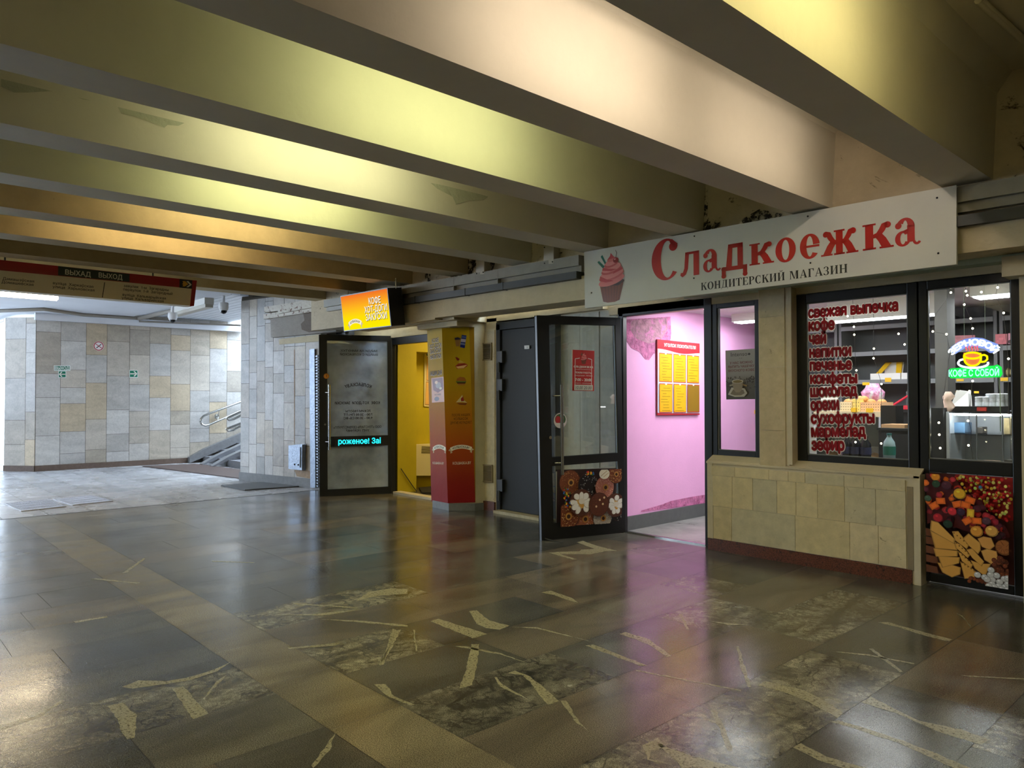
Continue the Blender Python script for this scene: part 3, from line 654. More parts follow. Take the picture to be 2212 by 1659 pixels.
def bisc(pts, c=BI, dots=0):
    P = [U(*p) for p in pts]; cx = sum(p[0] for p in P)/len(P); cy = sum(p[1] for p in P)/len(P)
    def sc(k): return [(cx+(x-cx)*k, cy+(y-cy)*k) for x, y in P]
    cp.poly(sc(1.05), shade(c, .35)); cp.poly(P, shade(c, .8)); cp.poly(sc(.9), c)
    for k in range(dots):
        t = (k+.5)/dots; a, b = P[0], P[len(P)//2]; cp.e(a[0]+(b[0]-a[0])*t, a[1]+(b[1]-a[1])*t, .005, .005, shade(c, .35), 8)
for y in (830, 930, 1040, 1150, 1270): bisc([(305, y), (450, y+20), (470, y+100), (310, y+90)], rgb(104, 56, 28))
bisc([(460, 1240), (600, 1240), (750, 1270), (740, 1350), (640, 1395), (520, 1350)])
bisc([(470, 1160), (740, 1150), (730, 1220), (520, 1290)]); bisc([(410, 1070), (715, 1075), (710, 1140), (440, 1165)]); bisc([(372, 860), (680, 985), (710, 1065), (430, 1065)])
bisc([(385, 735), (470, 750), (685, 940), (670, 990), (370, 850)], rgb(228, 172, 84))
bisc([(750, 1200), (860, 1240), (940, 1300), (920, 1370), (800, 1395)], BI, 5); bisc([(720, 1075), (780, 1110), (905, 1220), (880, 1260), (770, 1190)], BI, 5); bisc([(685, 970), (760, 1000), (870, 1110), (840, 1145), (700, 1040)], BI, 5); bisc([(655, 850), (730, 840), (860, 990), (830, 1040), (690, 950)], BI, 5)
bisc([(880, 1170), (1000, 1200), (1120, 1190), (1050, 1340), (930, 1260)]); bisc([(830, 1050), (900, 1030), (1040, 1170), (1010, 1225), (900, 1140)]); bisc([(790, 920), (860, 860), (1000, 960), (1000, 1040), (970, 1085), (860, 1000)])
bisc([(970, 910), (1040, 880), (1130, 890), (1170, 980), (1110, 1030), (1020, 1000)], rgb(222, 160, 80)); bisc([(1010, 1050), (1080, 1020), (1190, 1040), (1210, 1130), (1140, 1195), (1050, 1150)], rgb(224, 166, 84))
disc(1280, 990, 105, rgb(160, 96, 44), False); 
for k in range(12): a = rp.uniform(0, 6.3); u, v = U(1280, 990); R = .045; cp.line([(u+R*math.cos(a)*.3, v+R*math.sin(a)*.3), (u+R*math.cos(a+.4), v+R*math.sin(a+.4))], .0018, rgb(110, 60, 26))
for k in range(34): disc(rp.uniform(1160, 1330), rp.uniform(1110, 1300), 30, jit(rgb(110, 52, 26), .3))
for k in range(16): disc(rp.uniform(850, 1100), rp.uniform(1370, 1420), 26, jit(rgb(120, 56, 24), .3))
for x, y in ((1135, 1255), (1200, 1310), (1130, 1310), (1290, 1340), (1060, 1345), (1150, 1365), (1235, 1380), (1330, 1330), (975, 1325), (1145, 1410), (1225, 1430), (1300, 1430), (1175, 1445), (1330, 1395), (1110, 1440), (1260, 1460), (1325, 1460), (1090, 1365)): disc(x, y, 44, rgb(206, 206, 204), True, .95)
o = cp.mb.build('candy_photo_panel', [PRINT]); tag(o, 'large photo panel of sweets, jellies and biscuits in the lower window light', 'photo panel')
# ------------------------------------------------------------------ serif lettering drawn as shapes
def ringp(cx, cy, rx, ry, tx, ty, a0, a1, n=22, ox=0.0):
    out = []
    for i in range(n):
        q = []
        for a in (a0+(a1-a0)*i/n, a0+(a1-a0)*(i+1)/n):
            t = math.radians(a); q.append(((cx+rx*math.cos(t), cy+ry*math.sin(t)), (cx+ox+(rx-tx)*math.cos(t), cy+(ry-ty)*math.sin(t))))
        out.append([q[0][0], q[1][0], q[1][1], q[0][1]])
    return out
def el(cx, cy, rx, ry, n=16): return [[(cx+rx*math.cos(2*math.pi*i/n), cy+ry*math.sin(2*math.pi*i/n)) for i in range(n)]]
def bx_(x0, y0, x1, y1): return [[(x0, y0), (x1, y0), (x1, y1), (x0, y1)]]
def stem(x0, x1, h=1.0, s=.08, t=.055): return bx_(x0, 0, x1, h)+bx_(x0-s, 0, x1+s, t)+bx_(x0-s, h-t, x1+s, h)
def mirx(pl, c): return [[(2*c-x, y) for x, y in reversed(p)] for p in pl]
def karm(): return [[(.34, .42), (.36, .57), (.48, .62), (.57, .76), (.66, .95), (.86, 1.01), (.84, .84), (.77, .68), (.66, .54), (.52, .43)]]+el(.86, .88, .115, .12)
def kleg(): return [[(.40, .52), (.66, .58), (.80, .40), (.98, .04), (.66, .04), (.54, .30)]]+bx_(.58, 0, 1.06, .07)
GL = {
 'о': (.92, ringp(.46, .5, .46, .52, .29, .10, 0, 360, 30)),
 'е': (.82, ringp(.42, .5, .42, .52, .28, .10, 8, 322, 28)+bx_(.2, .45, .82, .54)),
 'С': (.80, ringp(.44, .5, .44, .52, .235, .06, 62, 318, 30, .05)+el(.66, .80, .125, .115)+[[(.62, .99), (.79, .85), (.72, .74), (.55, .92)]]),
 'а': (.98, ringp(.30, .27, .30, .29, .20, .08, 40, 330, 22)+bx_(.46, .12, .74, .74)+ringp(.39, .69, .35, .34, .26, .10, -5, 150, 18)+el(.13, .76, .125, .12)+ringp(.82, .16, .16, .17, .10, .09, 185, 335, 12)+[[(.30, .555), (.50, .62), (.50, .54), (.34, .48)]]),
 'л': (.88, bx_(.24, .90, .88, 1)+bx_(.62, 0, .88, 1)+[[(.24, 1), (.42, 1), (.36, .30), (.26, .08), (.10, -.02), (0, .06), (.02, .17), (.12, .17), (.19, .34)]]),
 'д': (1.05, bx_(.28, .86, .88, 1.02)+bx_(.66, .0, .88, 1.0)+[[(.28, 1.02), (.46, 1.02), (.42, .14), (.18, .10)]]+bx_(0, -.02, 1.05, .14)+bx_(0, -.22, .17, .1)+bx_(.88, -.22, 1.05, .1)+el(.085, -.22, .10, .09)+el(.965, -.22, .10, .09)+el(.085, .06, .10, .09)),
 'к': (1.02, stem(.09, .37, 1, .09, .07)+karm()+kleg()),
}
R_ = [[(x+.30, y) for x, y in p] for p in karm()+kleg()]
GL['ж'] = (1.55, stem(.62, .90, 1, .08, .07)+[[(x+.16, y) for x, y in p] for p in R_]+mirx([[(x+.16, y) for x, y in p] for p in R_], .76))
def ser(h=1.0): pass
T_, t_ = .22, .05
GU = {
 'К': (.95, stem(.1, .32)+[[(.32, .45), (.32, .55), (.72, .95), (.82, .95)]]+bx_(.6, .95, .95, 1)+[[(.40, .56), (.56, .66), (.92, .05), (.66, .05)]]+bx_(.58, 0, 1.0, .05)),
 'О': (.95, ringp(.475, .5, .475, .52, .24, .06, 0, 360, 24)),
 'Н': (1.0, stem(.1, .32)+stem(.68, .9)+bx_(.3, .46, .7, .53)),
 'Д': (1.0, bx_(.2, .95, .95, 1)+bx_(.62, .05, .84, 1)+[[(.34, 1), (.42, 1), (.26, .05), (.16, .05)]]+bx_(.02, 0, .98, .06)+bx_(.02, -.2, .07, .05)+bx_(.93, -.2, .98, .05)),
 'И': (1.0, stem(.1, .32)+stem(.68, .9)+[[(.30, .12), (.30, .22), (.70, .88), (.70, .78)]]),
 'Т': (.86, stem(.32, .54)+bx_(0, .94, .86, 1)+[[(0, 1), (0, .72), (.04, .72), (.14, .96)], [(.86, 1), (.86, .72), (.82, .72), (.72, .96)]]),
 'Е': (.82, stem(.1, .32)+bx_(.1, .94, .76, 1)+bx_(.1, 0, .78, .06)+bx_(.3, .47, .58, .53)+[[(.76, 1), (.76, .72), (.72, .72), (.62, .96)], [(.80, 0), (.82, .3), (.78, .3), (.64, .04)]]+bx_(.54, .36, .58, .64)),
 'Р': (.82, stem(.1, .32)+ringp(.42, .74, .38, .26, .21, .05, -90, 90, 14)+bx_(.3, .95, .44, 1)+bx_(.3, .48, .44, .53)),
 'С': (.86, ringp(.46, .5, .46, .52, .24, .06, 50, 318, 22)+[[(.72, .95), (.78, 1.0), (.78, .66), (.74, .66)]]),
 'М': (1.2, stem(.06, .14, 1, .06)+stem(.86, 1.10, 1, .06)+[[(.1, 1), (.34, 1), (.64, .1), (.56, 0)], [(.86, 1), (.9, .9), (.62, 0), (.56, 0)]]),
 'А': (.98, [[(.44, 1), (.56, 1), (.92, .05), (.66, .05)], [(.44, .95), (.48, .86), (.18, .05), (.10, .05)]]+bx_(0, 0, .3, .05)+bx_(.58, 0, 1, .05)+bx_(.24, .30, .66, .36)),
 'Г': (.78, stem(.1, .32)+bx_(.1, .94, .74, 1)+[[(.74, 1), (.74, .68), (.70, .68), (.58, .96)]]),
 'З': (.72, ringp(.32, .74, .32, .27, .19, .05, -90, 150, 14)+ringp(.32, .26, .36, .28, .20, .05, -150, 90, 14)+bx_(.2, .48, .36, .53)+el(.08, .14, .08, .08)+el(.1, .84, .07, .07)),
}
GU['Й'] = (1.0, GU['И'][1]+ringp(.5, 1.26, .2, .16, .07, .07, 180, 360, 10))
def glyphs(card, tbl, s, u0, u1, v, h, col, gap=.1, space=.45, d=None):
    tot = sum((tbl[c][0] if c in tbl else space) for c in s)+gap*(len(s)-1); k = (u1-u0)/tot; x = u0; d = card.lay() if d is None else d
    for c in s:
        if c in tbl:
            for p in tbl[c][1]: card.mb.add([card.pt(x+a*k, v+b*h, d) for a, b in p], [tuple(range(len(p)))], 0, col)
        x += ((tbl[c][0] if c in tbl else space)+gap)*k
# ------------------------------------------------------------------ big shop sign
SP = yplane(-1.65, 5.37, .03)
sc = Card(SP, (1262, 545), (2065, 401), (2065, 570), (1264, 665))
sr_ = thing('shop_sign', 'long pale sign board with big red name and a pink cupcake above the shop windows', 'shop sign', sc.pt(sc.w/2, 0))
SGN = mat('sign_board_white', rgb(212, 210, 196), .5, noise=(2, .05), stain=(9, .7, rgb(178, 170, 150)))
m = MB(); m.hexa([sc.P[3], sc.P[2], sc.P[1], sc.P[0]], -sc.n*.03); m.build('panel', SGN, sr_, bevel=.003)
def z3(x, y): return 1240+.3797*x, 380+.3797*y
RED = rgb(180, 14, 12)
vb0 = sc.uv(*z3(520, 588))[1]; vb1 = sc.uv(*z3(1900, 392))[1]
for ch, x0, x1, ym, yb, yt in (('С', 442, 592, 480, 590, 363), ('л', 605, 712, 500, 569, 432), ('а', 735, 838, 480, 543, 418), ('д', 840, 985, 470, 532, 388), ('к', 998, 1132, 440, 502, 380), ('о', 1146, 1262, 420, 489, 353), ('е', 1285, 1396, 400, 470, 332), ('ж', 1405, 1622, 380, 446, 305), ('к', 1642, 1812, 345, 415, 268), ('а', 1826, 1976, 320, 395, 240)):
    sc.fresh(); u0 = sc.uv(*z3(x0, ym))[0]; u1 = sc.uv(*z3(x1, ym))[0]; xm = (x0+x1)/2; v0 = sc.uv(*z3(xm, yb))[1]; v1 = sc.uv(*z3(xm, yt))[1]
    for p in GL[ch][1]: sc.mb.add([sc.pt(u0+a*(u1-u0)/GL[ch][0], v0+b*(v1-v0), .0015) for a, b in p], [tuple(range(len(p)))], 0, RED)
    sc.mb.build('letter', VINYL, sr_)
sc.fresh(); a = sc.uv(*z3(722, 628)); b = sc.uv(*z3(1556, 530)); hh = sc.uv(*z3(1556, 503))[1]-sc.uv(*z3(1556, 556))[1]
va = sc.uv(*z3(722, 648))[1]; vb = sc.uv(*z3(1556, 553))[1]
glyphs(sc, GU, 'КОНДИТЕРСКИЙ МАГАЗИН', a[0], b[0], (va+vb)/2, hh*.93, rgb(24, 20, 18)); sc.mb.build('lettering', VINYL, sr_)
def cupcake(c, f, back=True):
    """f maps (0..1, 0..1) cupcake coordinates to the card"""
    def P(pts, col): c.poly([f(*p) for p in pts], col)
    def E(x, y, rx, ry, col, rot=0):
        pts = [(x+rx*math.cos(t)*math.cos(rot)-ry*math.sin(t)*math.sin(rot), y+rx*math.cos(t)*math.sin(rot)+ry*math.sin(t)*math.cos(rot)) for t in [2*math.pi*i/20 for i in range(20)]]; P(pts, col)
    P([(.0, .85), (.06, .87), (.26, .74), (.20, .70)], rgb(30, 110, 92)); P([(.12, .95), (.18, .98), (.32, .80), (.27, .78)], rgb(30, 110, 92))
    P([(.08, .38), (.92, .38), (.78, .03), (.62, .0), (.36, .0), (.2, .03)], rgb(122, 58, 28))
    for k in range(7): x = .14+k*.115; P([(x, .36), (x+.02, .36), (.5+(x-.5)*.72+.014, .02), (.5+(x-.5)*.72, .02)], rgb(92, 40, 18))
    E(.5, .40, .45, .07, rgb(60, 30, 24)); E(.25, .36, .12, .05, rgb(60, 30, 24)); E(.7, .37, .14, .05, rgb(60, 30, 24))
    for y, rx, ry, cc in ((.44, .46, .10, rgb(222, 120, 118)), (.53, .44, .09, rgb(206, 92, 92)), (.57, .42, .09, rgb(230, 134, 130)), (.65, .36, .08, rgb(204, 84, 84)), (.69, .34, .08, rgb(232, 140, 134)), (.77, .25, .07, rgb(206, 88, 88)), (.80, .22, .06, rgb(232, 142, 136)), (.86, .14, .05, rgb(220, 116, 112))): E(.5, y, rx, ry, cc, .12)
    P([(.36, .86), (.62, .88), (.56, .93), (.48, .99), (.46, .93)], rgb(206, 70, 74)); P([(.08, .46), (.3, .41), (.6, .42), (.34, .47), (.1, .55)], rgb(196, 60, 66)); P([(.55, .56), (.9, .63), (.88, .68), (.6, .61)], rgb(196, 60, 66)); P([(.18, .66), (.5, .62), (.7, .65), (.4, .68), (.2, .72)], rgb(198, 66, 70))
    E(.66, .83, .095, .055, rgb(150, 18, 26)); E(.63, .85, .03, .015, rgb(240, 170, 170)); P([(.65, .88), (.67, .88), (.71, .97), (.66, 1.03), (.645, 1.03), (.69, .97)], rgb(80, 30, 30))
sc.fresh(); c0 = sc.uv(*z3(135, 728)); c1 = sc.uv(*z3(294, 420))
cupcake(sc, lambda x, y: (c0[0]+(c1[0]-c0[0])*x, c0[1]+(c1[1]-c0[1])*y)); sc.mb.build('cupcake_print', VINYL, sr_)
for q in ((100, 665), (685, 343), (682, 582), (1330, 230), (1345, 495), (2065, 125), (2072, 440)):
    s = MB(); u, v = sc.uv(*z3(*q)); s.ball(sc.pt(u, v, .001), .007, 8); s.build('screw', DARKDOOR, sr_)
# ------------------------------------------------------------------ shop door leaf (open outwards)
def leaf(name, pl, hx, frx, tl, tr, br, bl, glass_px, rail_px, label, gmat, thick=.05):
    c = Card(pl, tl, tr, br, bl); r = sroot(name, c.pt(c.w/2, 0), label); n = c.n
    u0, vb = c.uv(*glass_px[0]); u1, vt = c.uv(*glass_px[1]); ra, rb = [c.uv(*p)[1] for p in rail_px]
    b = MB()
    def bar(ua, va, ub, vb_): b.hexa([c.pt(ua, va), c.pt(ub, va), c.pt(ub, vb_), c.pt(ua, vb_)], -n*thick)
    bar(0, 0, u0, c.h); bar(u1, 0, c.w, c.h); bar(u0, vt, u1, c.h); bar(u0, 0, u1, vb); bar(u0, ra, u1, rb)
    b.build('door_frame', BLACK, r, bevel=.004)
    for lo, hi in ((vb, ra), (rb, vt)):
        g = MB(); g.hexa([c.pt(u0, lo, -.02), c.pt(u1, lo, -.02), c.pt(u1, hi, -.02), c.pt(u0, hi, -.02)], -n*.008); g.build('pane', gmat, r)
    be = MB()
    for lo, hi in ((vb, ra), (rb, vt)):
        for ua in (u0, u1-.008): be.hexa([c.pt(ua, lo, -.012), c.pt(ua+.008, lo, -.012), c.pt(ua+.008, hi, -.012), c.pt(ua, hi, -.012)], -n*.008)
    be.build('glazing_bead', mat('bead_grey'), r)
    return c, r, (u0, u1, vb, ra, rb, vt)
CDP = vplane((-4.967, 4.945), (-4.705, 5.845))
cc_, cdoor, cg = leaf('door_1', CDP, 0, 0, (1167, 676), (1343, 693), (1353, 1148), (1171, 1171), ((1195, 1131), (1330, 702)), ((1194, 1006), (1192, 989)), 'open black aluminium glass door of the sweet shop', DOORGLASS)
def pull(c, r, xt, yt, xb, yb, posts):
    u0, v0 = c.uv(xb, yb); u1, v1 = c.uv(xt, yt); b = MB(); b.tube([c.pt(u0, v0, .07), c.pt(u1, v1, .07)], .016, 12)
    for y in posts:
        k = (y-yb)/(yt-yb); u = u0+(u1-u0)*k; v = v0+(v1-v0)*k; b.tube([c.pt(u, v, .07), c.pt(u-.05, v, .03), c.pt(u-.05, v, 0)], .009, 8)
    b.build('handle', STEEL, r)
pull(cc_, cdoor, 1205, 831, 1207, 1024, (855, 999))
u, v = cc_.uv(1187, 945); b = MB(); b.tube([cc_.pt(u, v, 0), cc_.pt(u, v, .02)], .016, 10); b.build('lock', STEEL, cdoor)
u, v = cc_.uv(1330, 710)
b = MB(); b.tube([cc_.pt(.03, .03, -.01), cc_.pt(.12, -.0, .16)], .008, 8); b.tube([cc_.pt(.12, .003, .16), cc_.pt(.12, .012, .16)], .014, 8); tag(b.build('door_stop', DARKDOOR), 'thin grey folding stay propping the sweet shop door on the floor', 'door stop')
# donuts photo in its lower panel
dn = Card(CDP, (1202, 1019), (1330, 1008), (1331, 1127), (1203, 1136)); dn.o = dn.o + dn.n*(-.01); dn.P = [p-dn.n*.0105 for p in dn.P]
dn.clip = True; dn.r(0, 0, dn.w, dn.h, rgb(40, 20, 16)); dw, dh = dn.w, dn.h
def D(x, y): return (x-325)/680*dw, (1020-y-(x-325)*-.0)/650*dh + (x-325)*.0
def sprink(u, v, R, cols, n, r0=.35, s=.0062):
    for k in range(n):
        a = rp.uniform(0, 6.3); q = R*math.sqrt(rp.uniform(r0*r0, .95)); x = u+q*math.cos(a); y = v+q*math.sin(a); t = rp.uniform(0, 3.2); dx, dy = s*math.cos(t), s*math.sin(t)
        dn.poly([(x-dx, y-dy), (x+dy*.5, y-dx*.5), (x+dx, y+dy), (x-dy*.5, y+dx*.5)], jit(rp.choice(cols), .25))
def donut(x, y, r, base, cols, n, hole=True):
    u, v = D(x, y); R = r/680*dw*1.1; dn.e(u, v, R*1.06, R*1.06, rgb(70, 36, 22), 24); dn.e(u, v, R, R, base, 24); sprink(u, v, R, cols, n)
    if hole: dn.e(u, v, R*.30, R*.30, rgb(196, 140, 70), 14); dn.e(u, v-.002, R*.17, R*.17, rgb(60, 30, 16), 12)
donut(470, 520, 105, rgb(130, 70, 44), [rgb(206, 150, 90), rgb(150, 90, 50), rgb(90, 40, 24)], 170)
donut(665, 550, 100, rgb(26, 18, 18), [rgb(235, 235, 230), rgb(180, 180, 180), rgb(40, 30, 30)], 80, False)
donut(850, 590, 98, rgb(190, 120, 100), [rgb(230, 190, 170), rgb(200, 140, 130), rgb(150, 80, 70)], 150)
donut(610, 950, 105, rgb(170, 100, 70), [rgb(230, 180, 150), rgb(206, 90, 80), rgb(240, 220, 200), rgb(110, 60, 40)], 130)
donut(805, 950, 95, rgb(200, 190, 180), [rgb(250, 248, 240), rgb(200, 190, 190), rgb(150, 130, 120)], 130)
donut(405, 900, 110, rgb(120, 60, 36), [rgb(230, 190, 120), rgb(206, 160, 90), rgb(240, 210, 150)], 90)
donut(940, 430, 80, rgb(120, 60, 36), [rgb(230, 190, 120), rgb(206, 160, 90)], 60)
donut(960, 920, 50, rgb(26, 18, 18), [rgb(235, 235, 230)], 18, False)
def marsh(x, y, r):
    u, v = D(x, y); R = r/680*dw*1.05; dn.e(u, v, R*1.1, R*1.1, rgb(84, 44, 30), 20); dn.e(u, v, R*.5, R*.5, rgb(220, 170, 90), 14)
    for k in range(9):
        a = k*.75+rp.uniform(-.2, .2); q = R*rp.uniform(.42, .72); x, y = u+q*math.cos(a), v+q*math.sin(a); r1, r2 = R*rp.uniform(.28, .42), R*rp.uniform(.22, .3)
        dn.e(x, y, r1, r2, rgb(206, 196, 184), 12, a+rp.uniform(-.6, .6)); dn.e(x, y+.002, r1*.88, r2*.85, rgb(246, 243, 236), 12, a+rp.uniform(-.3, .3))
    dn.e(u+R*.05, v+R*.1, R*.3, R*.24, rgb(236, 228, 214), 12); dn.e(u+R*.1, v-R*.3, R*.14, R*.10, rgb(222, 166, 80), 10)
marsh(535, 745, 112); marsh(930, 800, 100)
donut(735, 780, 100, rgb(96, 48, 32), [rgb(130, 70, 44), rgb(70, 34, 22)], 50, False)
for q in ((740, 725), (775, 775), (790, 700), (700, 800)): u, v = D(*q); dn.e(u, v, .011, .011, rgb(236, 206, 160), 10)
u, v = D(790, 420); dn.e(u, v, .06, .05, rgb(238, 230, 210), 20); dn.line([(u-.04, v-.02), (u+.03, v+.03)], .004, rgb(150, 96, 40)); dn.line([(u-.01, v-.03), (u+.05, v+.01)], .004, rgb(190, 140, 60))
for cx, cy, n in ((370, 690, 26), (620, 405, 16)):
    for k in range(n):
        u, v = D(cx+rp.uniform(-45, 45), cy+rp.uniform(-115 if n > 20 else -20, 115 if n > 20 else 20)); dn.e(max(u, .008), min(v, dh-.008), .0085, .0085, rp.choice([rgb(40, 120, 60), rgb(206, 40, 40), rgb(240, 190, 40), rgb(40, 100, 180), rgb(236, 120, 40)]), 10)
dn.slab(.004, rgb(150, 150, 140)); tag(dn.mb.build('donut_photo_panel', PRINT), 'photo panel of assorted donuts at the bottom of the open shop door', 'photo panel')
# opening-hours notice on that door
nt_ = Card(CDP, (1235, 756), (1283, 757), (1282, 845), (1236, 844)); w, h = nt_.w, nt_.h
WHT = rgb(232, 226, 216)
nt_.r(0, 0, w, h, rgb(186, 30, 22)); nt_.line([(.03, h*.04), (.03, h*.78), (w*.33, h*.805)], .006, WHT); nt_.line([(w*.7, h*.805), (w-.03, h*.78), (w-.03, h*.04)], .006, WHT)
cupcake(nt_, lambda x, y: (w*(.36+.3*x), h*(.66+.29*y)))
glyphs(nt_, GL, 'Сладкоежка', w*.05, w*.95, h*.565, h*.05, WHT)
nt_.text('КОНДИТЕРСКИЙ МАГАЗИН', w/2, h*.515, h*.02, WHT, w*.72); nt_.text('РЕЖИМ РАБОТЫ:', w/2, h*.425, h*.045, WHT, w*.78, .02); nt_.text('ПОНЕДЕЛЬНИК - ПЯТНИЦА', w/2, h*.36, h*.03, WHT, w*.82); nt_.text('7:00 - 20:00', w/2, h*.24, h*.07, WHT, w*.78, .03); nt_.text('СУББОТА - ВОСКРЕСЕНЬЕ', w/2, h*.175, h*.026, WHT, w*.78)
nt_.r(w*.08, h*.015, w*.93, h*.15, rgb(206, 202, 190)); nt_.text('10.00 20.00', w/2, h*.04, h*.08, rgb(40, 40, 50), w*.72, 0, slant=.15)
nt_.slab(.003, WHT); tag(nt_.mb.build('opening_hours_notice', PRINT), 'red opening hours notice with a cupcake on the open shop door', 'notice')
# round ice cream sticker by the handle
st = Card(CDP, (1196, 892), (1224, 892), (1224, 925), (1196, 925)); st.e(st.w/2, st.h/2, st.w/2, st.h/2, rgb(214, 206, 200), 28); st.e(st.w/2, st.h*.58, st.w*.42, st.h*.36, rgb(60, 90, 50), 20); st.e(st.w*.32, st.h*.55, st.w*.2, st.h*.25, rgb(170, 36, 40), 16); st.e(st.w*.62, st.h*.66, st.w*.14, st.h*.1, rgb(214, 170, 60), 12); st.r(st.w*.15, st.h*.2, st.w*.85, st.h*.34, rgb(224, 216, 210))
tag(st.mb.build('round_sticker', PRINT), 'small round food sticker behind the steel handle of the shop door', 'sticker')
# ------------------------------------------------------------------ tube lamps between the beams
def emis(name, col, st, sample=True):
    m = bpy.data.materials.new(name); m.use_nodes = True; nt = m.node_tree; nt.nodes.clear()
    o = nt.nodes.new('ShaderNodeOutputMaterial'); e = nt.nodes.new('ShaderNodeEmission'); e.inputs[0].default_value = (*col, 1); e.inputs[1].default_value = st
    nt.links.new(e.outputs[0], o.inputs[0])
    if not sample: m.cycles.emission_sampling = 'NONE'
    MATS[name] = m; return m
HOUS = mat('lamp_housing', rgb(200, 198, 190), .5)
TC = {'pink': (1, .85, .72), 'green': (.93, 1.0, .52), 'pale': (.97, 1.0, .62), 'warm': (1, .85, .50), 'orange': (1, .80, .46), 'yellow': (1, .90, .42)}
for k in TC: emis('tube_'+k, TC[k], TUBE_POWER)
def lamp(x, y0, y1, z, kind, label, wall=None, tm=None, rad=.016):
    r = thing('tube_lamp', label, 'lamp', (x, (y0+y1)/2, z), 'tube lamps')
    h = MB()
    if wall: h.box(wall, wall-.05, y0-.05, y1+.05, z-.03, z+.05); h.box(wall-.30, wall-.05, y0-.05, y1+.05, z+.05, z+.06); [h.box(wall-.02, x+.02, yy-.015, yy+.015, z-.015, z+.03) for yy in (y0, y1)]
    else: h.box(x-.05, x+.05, y0-.05, y1+.05, z+.04, z+.09); [h.box(x-.02, x+.02, yy-.015, yy+.015, z-.02, z+.05) for yy in (y0, y1)]
    h.build('housing', HOUS, r)
    t = MB(); t.tube([(x, y0, z), (x, y1, z)], rad, 10); t.build('tube', tm or MATS['tube_'+kind], r)
bays = [(4, 2.0, 3.3, 3.03, 'pink', 'beside the big sign'), (5, 1.9, 3.2, 3.03, 'green', 'one bay left of the pink-lit bay'), (6, 1.7, 3.0, 3.03, 'pale', 'in the peeling beam bay'), (7, 1.9, 3.2, 3.03, 'green', 'in the greenish bay past the peeling beam'), (8, 1.9, 3.1, 3.03, 'warm', 'in the first warm yellow bay'), (9, 1.6, 3.0, 3.03, 'orange', 'in the deepest warm orange bay')]
for i, y0, y1, z, kind, lab in bays:
    w = BX[i]-.31; lamp(w-.22, y0, y1, z, kind, 'tube lamp between ceiling beams '+lab, w)
lamp(BX[3]-.31-.22, 2.1, 3.4, 3.06, 'yellow', 'tube lamp lighting the yellow beam face at the near end', BX[3]-.31)
emis('tube_fill', (1, .9, .66), TUBE_POWER*1.25)
emis('tube_soft', TC['pink'], TUBE_POWER*.5); lamp(BX[4]-.31-.22, 3.75, 4.9, 3.03, 'pink', 'fainter tube lamp at the wall end of the pink-lit bay', BX[4]-.31, MATS['tube_soft'])
for x, y, lab in ((BX[2]-.47, -2.4, 'behind the viewpoint'), (BX[5]-.47, -2.4, 'far behind the pink-lit bay'), (BX[8]-.47, -2.4, 'far behind the warm bay')):
    lamp(x, y, y+1.2, 3.06, 'pale', 'added unseen fill lamp between beams '+lab, x+.16, MATS['tube_fill'])  # added out of view to lift the ambient light
for x, lab in ((4.0, 'first added unseen fill lamp on the plain ceiling of the near hall end'), (6.5, 'second added unseen fill lamp on the plain ceiling of the near hall end'), (9.0, 'last added unseen fill lamp before the shuttered hall end')): lamp(x, .5, 1.9, 3.32, 'pale', lab, None, MATS['tube_fill'])  # unseen tubes added as ambient fill from the near hall end
p = PZ(123, 644, 2.72); emis('tube_passage', (1, .80, .52), 34)
lamp(p.x, p.y-1.5, p.y, p.z, 'warm', 'lit tube lamp under the passage ceiling, below the hanging exit sign', None, MATS['tube_passage'], .036)
# ------------------------------------------------------------------ hanging exit sign
XS = -8.85; EX = Plane((XS, 0, 0), (1, 0, 0))
ec = Card(EX, (-40, 557), (424, 606), (417, 661), (-40, 622)); CREAMS = rgb(226, 216, 188); DRED = rgb(150, 22, 26); DGRN = rgb(20, 38, 32)
er = thing('exit_sign', 'long hanging exit sign with red band and street names under the last beams', 'direction sign', ec.pt(ec.w/2, 0))
m = MB(); m.hexa([ec.P[3], ec.P[2], ec.P[1], ec.P[0]], (-.16, 0, 0)); m.build('sign_body', mat('sign_cream', CREAMS, .5), er)
def z5(x, y): return .226*x, 480+.226*y
def bandq(c, a, b, cc, d, col):
    c.poly([c.uv(*a), c.uv(*b), c.uv(*cc), c.uv(*d)], col)
ec.fresh(); bandq(ec, (-40, 580), z5(1840, 635), z5(1850, 555), (-40, 557), DRED)
bandq(ec, z5(1815, 805), z5(1855, 800), z5(1882, 557), z5(1840, 555), DRED); ec.mb.build('red_band', VINYL, er)['label'] = 'dark red band and end cap'
ec.fresh(); bandq(ec, z5(555, 508), z5(1238, 572), z5(1238, 495), z5(555, 418), DGRN); ec.mb.build('dark_panel', VINYL, er); ec.fresh(); bandq(ec, z5(1714, 625), z5(1836, 637), z5(1838, 556), z5(1716, 542), rgb(24, 24, 26)); ec.mb.build('arrow_panel', VINYL, er)
ec.fresh()
def etext(t, xl, yl, xr, yr, hpx, col, b=.012):
    a = ec.uv(*z5(xl, yl)); bb = ec.uv(*z5(xr, yr)); h = ec.uv(*z5(xl, yl-hpx))[1]-a[1]
    ec.text(t, (a[0]+bb[0])/2, (a[1]+bb[1])/2, h, col, abs(bb[0]-a[0]), b); ec.mb.build('lettering', VINYL, er); ec.fresh()
WG = rgb(206, 206, 190); DK_ = rgb(34, 30, 26)
etext('ВЫХАД', 622, 500, 868, 520, 46, WG, .02); etext('ВЫХОД', 942, 528, 1170, 548, 46, WG, .02)
etext('Дамашэўская', 25, 552, 326, 575, 26, DK_); etext('Домашевская', 14, 584, 320, 608, 26, DK_)
